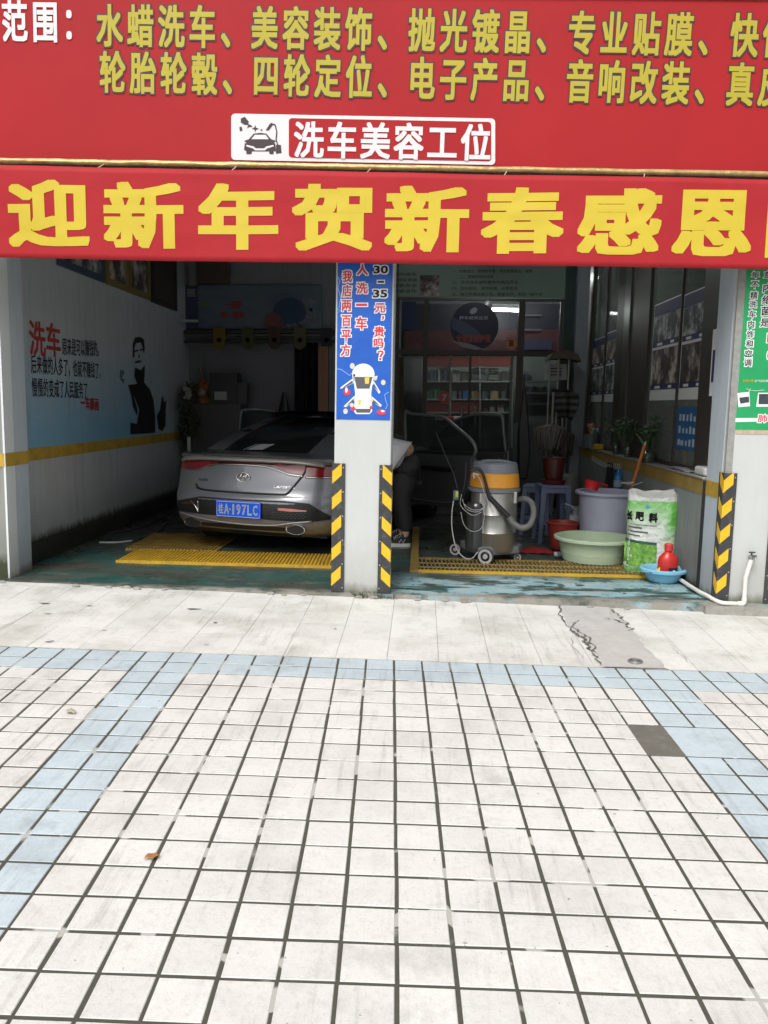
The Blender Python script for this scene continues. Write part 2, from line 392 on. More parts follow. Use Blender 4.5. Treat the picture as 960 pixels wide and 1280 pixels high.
tm_b = tile_mesh('paving_tile', pcol, prow, .0112, .0118, m_blue)
RT = Matrix((E1, E2, EN)).transposed().to_4x4()
def jrot(a): return Matrix.Rotation(random.gauss(0, a), 4, 'X') @ Matrix.Rotation(random.gauss(0, a), 4, 'Y')
cells = []
for k in range(0, 48):
    for c in range(-32, 32):
        if (c == 7 and k in (5, 6)) or (c in (8, 9) and k in (5, 6)): continue
        blue = k in (0, 1) or c in (-9, -8, 8, 9)
        ctr = tile_at(c, k); vis = 0
        if k < 26:
            d = ctr-CP
            if d.dot(cf) > .3:
                x, y = proj(ctr)
                if -25 < x < 985 and 790 < y < 1310: vis = 1/d.dot(cf)**2
        cells.append((vis, c, k, blue, ctr))
cells.sort(key=lambda q: -q[0])
field = MB()
for i, (vis, c, k, blue, ctr) in enumerate(cells):
    J = jrot(.0016) @ Matrix.Rotation(random.gauss(0, .005), 4, 'Z'); dz = max(-.0006, min(.0006, random.gauss(0, .0003)))
    Mx = Matrix.Translation(ctr+E1*random.gauss(0, .0009)+E2*random.gauss(0, .0009)+EN*(.0045+dz)) @ RT @ J
    if i < 297 and vis > 0:
        o = bpy.data.objects.new('paving_tile', tm_b if blue else tm_w); COL.objects.link(o); o.parent = plaza; o.matrix_parent_inverse = Matrix.Identity(4); o.matrix_basis = Mx
    else:
        me = tm_b if blue else tm_w
        (field if not blue else field.__dict__.setdefault('blue', MB())).add([Mx @ v.co for v in me.vertices], [tuple(p.vertices) for p in me.polygons])
field.build('paving_tile_field', m_tile, plaza, kind='stuff'); field.blue.build('blue_tile_field', m_blue, plaza, kind='stuff')
# the double slab laid without a joint, and the filled hole
tb = tile_mesh('large_paving_slab', pcol*2, prow*2, .0112, .0118, m_blue)
o = bpy.data.objects.new('large_paving_slab', tb); COL.objects.link(o); o.parent = plaza; o.matrix_basis = Matrix.Translation(tile_at(8, 5, 2, 2)+EN*.004) @ RT; o['label'] = 'blue slab without joints beside the dark filled hole'
m_mortar = mat('dark_mortar', (.15, .14, .12), rough=.95, var=.2, vscale=12, bump=.4, bscale=60, dirt=((.32, .30, .26), .35, 18))
hp = MB()
c0 = tile_at(7, 5, 1, 2)
hp.grid(lambda u, v: c0+E1*((u-.5)*(pcol+.012))+E2*((v-.5)*(2*prow+.012))+EN*(.0042+.0015*noise.noise(Vector((u*5, v*8, 0)))), 10, 16)
o = hp.build('mortar_filling', m_mortar, plaza, smooth=True); o['label'] = 'dark mortar where a white tile is missing'

# apron of larger pale tiles
AX0, AP = -.165, .291; AROW = [4.58+.291*i for i in range(5)]
apron = MB()
def frontedge(x): # far edge of the paver grid
    return T0.y + (x-T0.x)*E1.y/E1.x
apron.add([(x, y, gz(x, y)-.003) for x, y in ((-8, frontedge(-8)+.004), (8, frontedge(8)+.004), (8, 5.90), (-8, 5.90))], [(0, 1, 2, 3)])
apron = struct(apron.build('apron', m_grout2))
rows = [(None, 4.58)]+[(AROW[i], AROW[i+1]) for i in range(4)]+[(AROW[4], 5.893)]
rnd = random.Random(3)
atile = []
for n in range(-24, 24):
    xa, xb = AX0+n*AP+.0012, AX0+(n+1)*AP-.0012
    for ya, yb in rows:
        y0a = frontedge(xa)+.006 if ya is None else ya+.0012; y0b = frontedge(xb)+.006 if ya is None else ya+.0012
        y1 = yb-.0012
        if y1-min(y0a, y0b) < .02: continue
        vs = [(xa, y0a), (xb, y0b), (xb, y1), (xa, y1)]
        dz = rnd.gauss(0, .0005)
        top = [(x, y, gz(x, y)+.005+dz) for x, y in vs]; bot = [(x, y, gz(x, y)-.006) for x, y in vs]
        MB().add(bot+top, [(4, 5, 6, 7)]+[(i, (i+1) % 4, (i+1) % 4+4, i+4) for i in range(4)]).build('apron_tile', m_apron, apron)
# broken strip made good with concrete
def jag(pts, amp, seed, n=10):
    out = []; q = random.Random(seed)
    for a, b_ in zip(pts, pts[1:]):
        for i in range(n):
            t = i/n; out.append((a[0]+(b_[0]-a[0])*t+q.gauss(0, amp), a[1]+(b_[1]-a[1])*t+q.gauss(0, amp*.6)))
    out.append(pts[-1]); return out
Lp = [PG(*p).xy[:] for p in ((698, 757), (700, 770), (712, 790), (730, 800), (738, 815), (750, 833))]
Rp = [PG(*p).xy[:] for p in ((762, 757), (768, 762), (775, 768), (790, 785), (812, 812), (838, 838))]
Lp[0] = (Lp[0][0], 5.885); Rp[0] = (Rp[0][0], 5.885); Lp[-1] = (Lp[-1][0], frontedge(Lp[-1][0])+.006); Rp[-1] = (Rp[-1][0], frontedge(Rp[-1][0])+.006)
LJ, RJ = jag(Lp, .007, 1), jag(Rp, .007, 2)
pm = MB()
def pf(u, v):
    i = min(int(v*(len(LJ)-1)), len(LJ)-2); f = v*(len(LJ)-1)-i
    a = Vector(LJ[i]).lerp(Vector(LJ[i+1]), f); b_ = Vector(RJ[i]).lerp(Vector(RJ[i+1]), f); q = a.lerp(b_, u)
    return Vector((q.x, q.y, gz(q.x, q.y)+.0095+.004*noise.noise(Vector((q.x*7, q.y*7, 0)))-(.008 if u in (0, 1) else 0)))
pm.grid(pf, 14, len(LJ)-1)
o = pm.build('concrete_patch', m_conc, apron, smooth=True); o['label'] = 'jagged grey concrete strip breaking through the pale tiles'
ck = MB()
def crack(pts, w, seed, amp=.010, n=7):
    q = random.Random(seed); J = jag(pts, amp, seed, n); ring = []
    for i, (x, y) in enumerate(J):
        ww = w*(.25+q.random()*1.1)*(1 if 0 < i < len(J)-1 else .1)
        ring.append(((x-ww, y), (x+ww, y)))
    for (a, b_), (c, d) in zip(ring, ring[1:]):
        ck.add([(x, y, gz(x, y)+.0125) for x, y in (a, b_, d, c)], [(0, 1, 2, 3)])
crack(Lp[:], .005, 5); crack(Lp[2:5], .010, 8)
crack([PG(*p).xy[:] for p in ((722, 777), (716, 783), (724, 792), (737, 800), (746, 818))], .007, 9)
crack([PG(*p).xy[:] for p in ((764, 763), (772, 771), (786, 783), (786, 791))], .006, 11)
crack([PG(*p).xy[:] for p in ((757, 775), (766, 777), (786, 783))], .010, 12)
crack([PG(*p).xy[:] for p in ((715, 800), (716, 812), (730, 826))], .002, 13)
crack([PG(*p).xy[:] for p in ((841, 812), (855, 824), (870, 838))], .0015, 14)
crack([PG(*p).xy[:] for p in ((85, 794), (120, 795), (188, 796))], .0022, 15, .001)
ck.build('crack', m_crack, apron, kind='stuff')
st = MB()  # leaves, grit and stains with a shape
def blotch(mb, c, rx, ry, rot, z=.0115, seed=0, n=14):
    q = random.Random(seed); pts = []
    for i in range(n):
        a = 2*pi*i/n; r = .6+.5*q.random(); x = cos(a)*rx*r; y = sin(a)*ry*r
        X_, Y_ = c.x+x*cos(rot)-y*sin(rot), c.y+x*sin(rot)+y*cos(rot); pts.append((X_, Y_, gz(X_, Y_)+z))
    mb.add(pts, [tuple(range(n))])
for i, (x, y, a, b_, r) in enumerate([(242, 763, .055, .011, .1), (56, 756, .05, .01, .0), (112, 759, .02, .008, .5), (269, 780, .018, .010, .2), (419, 788, .012, .008, 0), (62, 804, .03, .008, .6), (130, 790, .02, .006, .3), (258, 808, .02, .005, .4), (60, 769, .03, .006, .1)]):
    blotch(st, PG(x, y), a, b_, r, seed=i)
st.build('stain', mat('dark_rust_stain', (.10, .07, .05), rough=.9, var=.5, vscale=60), apron, kind='stuff')
def debris(name, label, cat, px, r, M, seed, flat_=.35):
    mb = MB(); q = random.Random(seed); c = PG(*px)
    for j in range(5):
        d = Vector((q.gauss(0, r), q.gauss(0, r*.8), .008+q.random()*.004)); mb.ball(c+d, r*(.25+q.random()*.5), 5, (1.3, 1, flat_))
    tag(mb.build(name, M, None, smooth=True), label, cat)
m_leaf = mat('dead_leaf', (.22, .13, .06), rough=.8)
def leaf(label, px, L_, rot, seed, M=None):
    q = random.Random(seed); c = PG(*px); mb = MB()
    def f(u, v):
        w = sin(pi*min(1, u*1.02))**.7*L_*.28; x = (u-.5)*L_; y = (v-.5)*2*w; z = .010+.010*sin(u*3+q.random()*0)+.05*abs(y)+.004*sin(9*u)
        return c+Vector((x*cos(rot)-y*sin(rot), x*sin(rot)+y*cos(rot), z))
    mb.grid(f, 8, 4); tag(mb.build('dry_leaf', M or m_leaf, None, smooth=True, solid=.0008), label, 'leaf')
leaf('small rusty brown leaf on the joint of the white pavers, lower left', (190, 1076), .05, .3, 1, mat('rust_leaf', (.36, .15, .04), rough=.7))
leaf('pale curled leaf in the upper left of the white pavers beside the blue band', (88, 893), .065, -.6, 2, mat('pale_leaf', (.42, .38, .27), rough=.8))
0 and leaf('brown leaf lying beside the pale curled one near the blue band', (88, 915), .06, .5, 3)
0 and leaf('torn pale leaf at the lower left edge of the pavers', (93, 1125), .07, .4, 4, mat('pale_leaf', (.42, .38, .27), rough=.8))
cap = thing('drain_cap', 'small round metal cap set in the grey concrete patch', 'drain cap', PG(794, 829))
MB().lathe([(.001, .012), (.018, .0135), (.02, .011)], PG(794, 829)+VZ*.004, 24).build('cap', mat('dull_steel', (.35, .34, .33), rough=.5, metal=.7, var=.3, vscale=50), cap, smooth='auto')
MB().lathe([(.026, .008), (.028, .014), (.04, .014), (.043, .006)], PG(794, 829)+VZ*.004, 28, cap=False).build('ring', mat('dull_steel', (.35, .34, .33)), cap, smooth='auto')

# garage floor slab
XL, XR, YB = -3.2, 2.1, 11.4
fl = MB()
fl.grid(lambda u, v: Vector((-8+16*u, 5.862+(14.9-5.862)*v+(.007*noise.noise(Vector((u*60, 0, 0)))+.004*noise.noise(Vector((u*260, 3, 0))) if v == 0 else 0), 0)), 220, 1)
n0 = 221
fl.add([(v.x, v.y, -.2) for v in fl.v[:n0]]+[v.copy() for v in fl.v[:n0]], [(i, i+1, n0+i+1, n0+i) for i in range(n0-1)])
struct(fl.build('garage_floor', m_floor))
ed = MB()
q = random.Random(21)
for i in range(26):   # crumbs of cement along the step
    x = -3.2+q.random()*5.8; y = 5.85-q.random()*.03; ed.ball((x, y, gz(x, y)+.012), .006+q.random()*.014, 4, (1.8, .9, .8))
struct(ed.build('kerb_crumbs', m_edge, None, smooth=False))
ledge = MB().prism([(2.02, 5.80, -.2), (2.9, 5.80, -.2), (8, 5.80, -.2), (8, 5.90, -.2), (2.02, 5.90, -.2)], VZ, .19)
struct(ledge.build('pavement_ledge', m_edge))

# ============================================================ WALLS, PIERS, CEILING
def wallthing(name, label, cat='wall', **k): return thing(name, label, cat, **k)
sw = wallthing('side_wall', 'grey painted left side wall with blue wash, yellow stripe and painted writing', loc=(XL, 8.9, 0))
MB().box2((XL-.2, 6.44, -.05), (XL, YB+.1, 3.4)).build('plaster', m_wall, sw)
st_ = MB().box2((XL, 6.44, .845), (XL+.004, YB, .945)); st_.build('painted_stripe', m_yel, sw)
ar = lambda x, y: PX(x, y, XL+.004)
# dark strip along the foot of the wall
MB().box2((XL+.001, 6.45, 0), (XL+.035, YB, .16)).build('foot_strip', mat('black_strip', (.035, .036, .03), rough=.5, var=.5, vscale=10, bump=.5), sw, bevel=.01)
# writing: each cell by its place on the wall
txt = MB()
def wallrow(s, a, b_, h, mb, X=XL+.004, bold=.010, ux=VY):
    pa, pb = PX(*a, X), PX(*b_, X); w = (pb.y-pa.y)/len(s)
    for i, ch in enumerate(s):
        if ch == ' ': continue
        o = pa.lerp(pb, i/len(s)); putcell(mb, ch, o, VY, VZ, w, h, bold)
red = Letters(m_redpaint, sw)
txt = Letters(mat('faded_black_ink', (.035, .042, .05), rough=.7, var=.3, vscale=60), sw)
wallrow('洗车', (37, 444), (77, 446), .30, red, bold=.022)
txtm = txt
wallrow('原来是可以赚钱的。', (78, 444), (127, 446), .165, txt)
wallrow('后来做的人多了，也就不赚钱了，', (39, 467), (129, 474), .165, txt)
wallrow('慢慢的变成了人民服务了', (40, 496), (110, 499), .165, txt)
wallrow('一车颜画', (101, 512), (124, 514), .13, red, bold=.03)
# stencilled figure of a man in a dark robe
fig = MB()
def poly(mb, pts, X=XL+.0035): 
    mb.add([PX(x, y, X) for x, y in pts], [tuple(range(len(pts)))])
poly(fig, [(166, 447), (166, 430), (169, 422), (175, 421), (180, 424), (181, 436), (180, 443), (178, 433), (176, 428), (170, 429), (168, 436), (168.5, 446)])
poly(fig, [(168, 438), (173, 437), (173, 439), (168, 440)]); poly(fig, [(175, 436.5), (179, 436), (179, 438), (175, 438.5)])
poly(fig, [(168.5, 452), (174, 450), (178, 452), (174, 453.5), (169, 454)]); poly(fig, [(173.5, 441), (175, 447), (173, 447.5)])
poly(fig, [(169, 459), (176, 463), (181, 456), (181, 466), (180, 480), (172, 482), (168, 470)])
poly(fig, [(163, 543), (163, 528), (171, 530), (174, 512), (168, 496), (163, 487), (162, 481), (170, 480), (180, 478), (187, 486), (192, 500), (194, 520), (194, 541)])
poly(fig, [(160, 481), (162, 481), (167, 494), (172, 512), (171.5, 520), (166, 508), (164, 494)])
poly(fig, [(196, 520), (200, 512), (202, 498), (204, 494), (205, 503), (208, 500), (207, 512), (207, 532), (203, 539), (198, 536)])
fig.build('stencilled_figure', m_black, sw)
fk = MB()
q = random.Random(4)
for i in range(7):
    x, y = 150+q.random()*4, 460+q.random()*16; fk.add([PX(a, b_, XL+.003) for a, b_ in ((x, y), (x+3*q.random(), y+5*q.random()), (x+1, y+7), (x-.8, y+4))], [(0, 1, 2, 3)])
fk.build('faint_stencil', mat('grey_ink', (.10, .12, .14), rough=.7), sw)

lp = thing('corner_pier', 'mossy grey pier with a pale inner reveal at the left edge of the photo', 'pier', (-3.3, 6.2, 0))
MB().box2((-4.9, 6.06, -.1), (-3.10, 6.42, 2.6)).build('plaster', m_pierL, lp)
MB().box2((-3.105, 6.057, -.05), (-3.09, 6.2, 2.6)).build('pale_edge', wallmat('white_reveal_paint', (.66, .70, .70), base=-.02, streak=.2, basecol=(.3, .3, .25)), lp)
MB().box2((-3.12, 6.204, -.05), (-3.094, 6.425, 2.6)).build('reveal', m_pierside, lp)
MB().box2((-4.9, 6.054, .845), (-3.098, 6.062, .945)).add([(-3.0885, 6.056, .845), (-3.0885, 6.2, .845), (-3.0885, 6.2, .945), (-3.0885, 6.056, .945)], [(0, 1, 2, 3)]).add([(-3.092, 6.205, .845), (-3.092, 6.426, .845), (-3.092, 6.426, .945), (-3.092, 6.205, .945)], [(0, 1, 2, 3)]).build('painted_stripe', m_yel, lp)

bw = wallthing('back_wall', 'dark back wall of the left washing bay behind the car', loc=(-1.7, YB, 0))
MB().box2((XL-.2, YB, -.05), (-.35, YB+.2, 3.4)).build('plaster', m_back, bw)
ce = MB().box2((-8, 5.95, 3.3), (8, 15, 3.45)); struct(ce.build('ceiling', m_ceil))
fb = thing('building_front', 'plain plastered upper front of the shop building behind the red signs', 'building', (0, 6, 2.3))
MB().box2((-9, 5.92, 2.42), (9, 6.2, 9)).build('wall', m_fac, fb)
MB().box2((-9, 6.2, 3.45), (9, 15, 9)).build('upper_storeys', m_fac, fb)
ow = thing('outer_wall', 'dark outer walls closing the building behind the bays, with an added unseen panel at the neighbouring bay', 'wall', (0, 15, 0))
MB().box2((-9, 15, -.2), (9, 15.2, 3.5)).box2((-9, 6.42, -.2), (-8.8, 15, 3.5)).box2((6, 6.4, -.2), (6.2, 15, 3.5)).build('plaster', m_back, ow)
MB().box2((-9, 6.06, -.2), (-4.9, 6.3, 2.45)).build('front_or_added_panel', m_pierL, ow)
MB().box2((2.56, 6.3, -.2), (9, 6.45, 2.45)).build('front_or_added_panel', m_back, ow)  # unseen panel added to keep the neighbouring bay dark
MB().box2((-3.41, 11.5, -.2), (-.36, 11.6, 3.5)).build('partition', m_back, ow)

# middle pillar
PLX0, PLX1, PRX0, PRX1, YF = -.617, -.213, 2.125, 2.53, 5.9
cpil = thing('concrete_pillar', 'white painted middle pillar between the two washing bays', 'pillar', ((PLX0+PLX1)/2, YF+.2, 0))
MB().box2((PLX0, YF, -.08), (PLX1, YF+.40, 2.6)).build('shaft', m_pier, cpil, bevel=.008)
rpil = thing('concrete_pillar', 'pale pillar at the right edge of the photo carrying the green poster', 'pillar', ((PRX0+PRX1)/2, YF+.2, 0))
MB().box2((PRX0, YF, -.08), (PRX1, YF+.36, 2.6)).build('shaft', m_pier, rpil, bevel=.008)
MB().box2((PRX0-.004, YF+.055, -.05), (PRX0, YF+.358, 2.6)).build('reveal', m_pierside, rpil)
MB().box2((PRX0-.007, YF+.05, .735), (PRX0-.003, YF+.36, .845)).build('painted_stripe', m_yel, rpil)
MB().box2((PRX0-.002, YF-.0025, .93), (PRX0+.045, YF+.02, 2.5)).build('plaster_strip', mat('bare_render', (.33, .33, .31), rough=.9, var=.3, vscale=20), rpil)

# rubber corner guards with yellow bars
m_rub = mat('black_rubber', (.045, .046, .05), rough=.6, var=.25, vscale=20, dirt=((.22, .21, .19), .4, 25))
m_gy = mat('yellow_reflective', (.80, .48, .02), rough=.4, var=.12, vscale=30, dirt=((.45, .3, .1), .4, 30))
m_scr = mat('screw_steel', (.5, .5, .5), rough=.35, metal=1)
def corner_guard(xc, side, z0, z1, label, w=.080, n=5, both=True):
    """side=+1: front leg runs to +x from the corner xc"""
    g = thing('corner_guard', label, 'corner guard', (xc, YF, z0), 'striped corner guards on the pillars')
    t = .012; xo = xc-side*t
    pts = [(xo, YF-t), (xc+side*w, YF-t), (xc+side*w, YF-.001), (xc-side*.001, YF-.001), (xc-side*.001, YF+w), (xo, YF+w)]
    MB().prism([(x, y, z0) for x, y in pts], VZ, z1-z0).build('rubber_angle', m_rub, g, smooth=False)
    H = (z1-z0)/n
    for i in range(n):
        zc = z0+H*(i+.22); h = .088; rise = .062
        a, b_ = xc-side*.010, xc+side*w*.70
        p = [(a, YF-t-.0015, zc), (b_, YF-t-.0015, zc+rise), (b_, YF-t-.0015, zc+rise+h), (a, YF-t-.0015, zc+h)]
        MB().prism(p, (0, 1, 0), .002).build('yellow_bar', m_gy, g)
        p = [(xo-side*.0015, YF-t+.002, zc), (xo-side*.0015, YF+w*.66, zc+rise), (xo-side*.0015, YF+w*.66, zc+rise+h), (xo-side*.0015, YF-t+.002, zc+h)]
        MB().prism(p, (side, 0, 0), .002).build('yellow_bar', m_gy, g)
    s = MB()
    for i in range(n+1):
        z = z0+.03+(z1-z0-.06)*i/n; s.lathe([(.0055, 0), (.005, .002), (.001, .003)], (xc+side*w*.84, YF-t, z), 10, ax=(0, -1, 0))
    s.build('screws', m_scr, g, kind='stuff')
corner_guard(PLX0, 1, .005, .935, 'black and yellow corner guard on the left corner of the middle pillar')
corner_guard(PLX1, -1, .005, .93, 'black and yellow corner guard on the right corner of the middle pillar')
corner_guard(PRX0, 1, .025, .925, 'black guard with yellow chevrons on the right-hand pillar beside the white pipe')
corner_guard(PRX1, -1, .005, .92, 'corner guard cut off by the right edge of the photo')

# weeds at the pillar foot
m_weed = mat('weed_green', (.07, .10, .03), rough=.8, var=.4, vscale=30)
wd = MB(); q = random.Random(9)
for i in range(80):
    x = PLX0+.17+q.random()*.30; y = YF-.02-q.random()*.05; z = gz(x, y)+.005; h = .015+q.random()*.045; dx, dy = q.gauss(0, .014), q.gauss(0, .010)-.008; w = .0022
    wd.add([(x-w, y, z), (x+w, y, z), (x+dx+w, y+dy, z+h*.6), (x+dx*2, y+dy*2, z+h)], [(0, 1, 2), (0, 2, 3)])
tag(wd.build('weeds', m_weed, None, kind='stuff'), 'small green weeds in the joint at the foot of the middle pillar', 'weeds')

# ============================================================ SIGNS
m_signred = mat('red_sign_vinyl', (.41, .018, .022), rough=.55, var=.14, vscale=1.1, spec=.22)
m_signyel = mat('sign_yellow', (.46, .38, .025), rough=.5, var=.08, vscale=3)
m_outl = mat('sign_outline', (.05, .03, .035), rough=.5)
m_white = mat('white_print', (.74, .70, .70), rough=.5)
m_gold = mat('gold_foil_trim', (.60, .42, .17), rough=.35, metal=.35, var=.5, vscale=14, bump=.6, bscale=22)
def inkbox(mb, s, x0, y0, x1, y1, Yv, bold=.0, off=0, cut=0, fn=PY):
    o = fn(x0, y1, Yv); a = fn(x1, y1, Yv); t = fn(x0, y0, Yv); ux = (a-o)
    put(mb, s, o, ux.normalized(), VZ, ux.length, t.z-o.z, bold, cut, off)
SY = 5.78
sb = thing('shop_sign', 'large red sign board with yellow service lettering over both bays', 'sign board', (0, SY, 3.4))
bl, br = PY(0, 200, SY), PY(960, 217, SY); ang = (br.z-bl.z)/(br.x-bl.x)
tl = PY(0, -6, SY).z+.02
def signline(x): return bl.z+(x-bl.x)*ang
MB().prism([(-5, SY, signline(-5)), (4.2, SY, signline(4.2)), (4.2, SY, 3.955+(4.2-2.1)*-.012), (-5, SY, 3.955+7.1*.012)], VY, .05).build('panel', m_signred, sb)
gt = MB()
gt.grid(lambda u, v: Vector((-5+9.2*u, SY-.012-.010*sin(v*pi)+.003*noise.noise(Vector((u*60, v*2, 0))), signline(-5+9.2*u)-.024+v*.036+.004*noise.noise(Vector((u*40, 7, 0))))), 160, 5)
gt.build('gold_trim', m_gold, sb, smooth=True)
gt = MB().prism([(-5, SY-.012, 3.955+7.1*.012), (4.2, SY-.012, 3.955-2.1*.012), (4.2, SY-.012, 3.99-2.1*.012), (-5, SY-.012, 3.99+7.1*.012)], VY, .05)
gt.build('gold_trim', m_gold, sb)
ty, to, tw = Letters(m_signyel, sb), MB(), Letters(m_white, sb)
def signrow(s, a, b_, ncell, hpx, fill, outline=None, bold=.028, ob=.068, Yv=SY-.004, nar=.87):
    pa, pb = PY(*a, Yv), PY(*b_, Yv); ux = (pb-pa).normalized(); w = (pb-pa).length/ncell; h = hpx/F*5.95; uy = ux.cross(VY).normalized()
    if uy.z < 0: uy = -uy
    for i, ch in enumerate(s):
        o = pa+ux*(w*i)
        if ch == '、': o = o+ux*(.02*w)+uy*(.0*h)
        if outline is not None: putcell(outline, ch, o, ux, uy, w, h, ob, nar=nar)
        putcell(fill, ch, o+Vector((0, -.002, 0)), ux, uy, w, h, bold, nar=nar)
signrow('水蜡洗车、美容装饰、抛光镀晶、专业贴膜、快修', (118, 58), (908, 71), 20, 48, ty, to)
signrow('轮胎轮毂、四轮定位、电子产品、音响改装、真皮', (122, 116), (903, 132), 20, 48, ty, to)
signrow('范围：', (0, 52), (114, 54), 3, 47, tw, None)
to.build('lettering_outline', m_outl, sb, kind='stuff')
# service badge: white frame, red inset, white words, black wash icon
def rrect(x0, y0, x1, y1, Yv, r=5, slope=.019):
    pts = []
    for cx, cy, a0 in ((x1-r, y0+r, -90), (x1-r, y1-r, 0), (x0+r, y1-r, 90), (x0+r, y0+r, 180)):
        for k in range(5):
            a = radians(a0+22.5*k); x, y = cx+r*cos(a), cy+r*sin(a); pts.append(PY(x, y+(x-(x0+x1)/2)*slope, Yv))
    return pts
bd = MB().prism(rrect(289, 145, 619, 203, SY-.006), VY, .005).build('badge', m_white, sb)
MB().prism(rrect(361, 150, 614, 199, SY-.009, 4), VY, .003).build('badge_inset', m_signred, bd)
tb_ = Letters(m_white, bd)
signrow('洗车美容工位', (365, 197), (615, 201.5), 6, 42, tb_, None, .026, Yv=SY-.011, nar=.92)
ic = MB(); IY = SY-.0085
def ipoly(pts, mb=None, Yv=None): (mb or ic).add([PY(x, y, Yv or IY) for x, y in pts], [tuple(range(len(pts)))])
def X2(pts): return [(280+(x-560)/2, 0+y/2) for x, y in pts]  # from the doubled crop
def crop(pts): return [(x/2, y/2) for x, y in pts]
ipoly(crop([(610, 352), (622, 348), (634, 334), (650, 332), (666, 334), (678, 348), (690, 352), (684, 358), (618, 358)]))
ipoly(crop([(612, 358), (688, 358), (690, 378), (684, 378), (684, 385), (674, 385), (672, 378), (630, 378), (628, 385), (616, 385), (616, 378), (610, 374)]))
wi = MB(); ipoly(crop([(628, 348), (637, 337), (664, 337), (672, 348)]), wi, IY-.001); ipoly(crop([(616, 362), (634, 366), (640, 371), (660, 371), (666, 366), (684, 362), (684, 366), (668, 371), (662, 376), (638, 376), (632, 371), (616, 366)]), wi, IY-.001)
ipoly(crop([(602, 296), (612, 292), (622, 304), (620, 312), (612, 312), (602, 306)])); ipoly(crop([(598, 318), (604, 316), (606, 326), (600, 328)]))
ipoly(crop([(622, 310), (616, 322), (620, 318), (632, 316)])); ipoly(crop([(638, 312), (640, 319), (648, 322), (640, 324), (638, 331), (636, 324), (629, 321), (636, 319)]))
ipoly(crop([(664, 326), (674, 310), (680, 306), (682, 312), (672, 326)])); ipoly(crop([(690, 362), (702, 362), (704, 382), (690, 384)])); ipoly(crop([(650, 325), (655, 322), (656, 328)]))
ic.tube([PY(x/2, y/2, IY) for x, y in ((681, 310), (688, 312), (692, 330), (690, 348), (694, 362))], .004, 6)
ic.build('wash_icon', m_outl, bd); wi.build('icon_highlight', m_white, bd)

# festive banner, a cloth hung in front below the sign
BY = 5.70
def bwave(x, z): return .008*sin(x*3.1+.6)+.004*sin(x*7.3+z*4)+.010*noise.noise(Vector((x*1.1, z*1.6, 3)))+.0025*noise.noise(Vector((x*5, z*12, 8)))
bt0, bt1 = PY(0, 207, BY), PY(960, 224, BY); bb = [PY(x, y, BY) for x, y in ((0, 322), (240, 326.5), (480, 329.5), (720, 333), (960, 336.5))]
def btop(x): return bt0.z+(x-bt0.x)*(bt1.z-bt0.z)/(bt1.x-bt0.x)
def bbot(x):
    for a, b_ in zip(bb, bb[1:]):
        if x <= b_.x or b_ is bb[-1]: return a.z+(x-a.x)*(b_.z-a.z)/(b_.x-a.x)
m_ban = mat('red_banner_cloth', (.42, .024, .030), rough=.6, var=.16, vscale=1.6, spec=.2, bump=.5, bscale=6, stretch=(1, 1, .5))
ban = thing('new_year_banner', 'red cloth banner with bold yellow New Year greeting across the opening', 'banner', (0, BY, 2.6))
bm_ = MB(); bm_.grid(lambda u, v: (lambda x: (lambda z: Vector((x, BY+bwave(x, z), z)))(bbot(x)+(btop(x)-bbot(x))*v))(-4.2+7.6*u), 240, 16)
bm_.build('cloth', m_ban, ban, smooth=True, solid=.003)
bx = Letters(mat('banner_yellow', (.63, .48, .034), rough=.55, var=.10, vscale=3), ban, lambda v: setattr(v, 'y', v.y+bwave(v.x, v.z)-.0045))
cells_ = [('迎', 12, 113), ('新', 130, 230), ('年', 248, 348), ('贺', 365, 465), ('新', 480, 585), ('春', 600, 703), ('感', 720, 824), ('恩', 838, 938), ('回', 956, 1055)]
for ch, a, b_ in cells_:
    c = (a+b_)/2; yt = 225.5+(c-60)*.0146; yb = 309+(c-60)*.0138
    inkbox(bx, ch, a, yt, b_, yb, BY, bold=.036, cut=.07)
ht = MB(); 
for i in range(9):
    x = -4+i*.9; ht = MB(); ht.tube([(x, BY+bwave(x, btop(x)), btop(x)-.004), (x+.02, SY-.015, signline(x)-.02)], .003, 5); ht.build('tie_cord', mat('cord_white', (.6, .58, .5)), ban)

# blue poster on the middle pillar
PYv = YF-.004
bp_ = thing('pillar_poster', 'blue poster with red vertical words above a drawn white car on the middle pillar', 'poster', (-.42, YF, 1.8))
m_pblue = mat('poster_blue', (.018, .13, .56), rough=.4, col2=(.012, .085, .42), vscale=3)
a = PY(420, 524, PYv); b_ = PY(487, 526, PYv)
MB().prism([(PLX0+.012, PYv, a.z), (PLX1-.012, PYv, a.z), (PLX1-.012, PYv, 2.48), (PLX0+.012, PYv, 2.48)], VY, .003).build('sheet', m_pblue, bp_)
m_pwhite = mat('poster_white', (.80, .80, .80), rough=.45); m_pred = mat('poster_red', (.62, .05, .07), rough=.45)
wo, rd, bk = MB(), Letters(m_pred, bp_), Letters(m_black, bp_)
def vchar(ch, x0, y0, x1, y1, fill, bold=.03, ob=.10, Yv=PYv):
    g = 1.3
    inkbox(wo, ch, x0-g, y0-g, x1+g, y1+g, Yv-.001, bold=ob); inkbox(fill, ch, x0, y0, x1, y1, Yv-.0022, bold=bold)
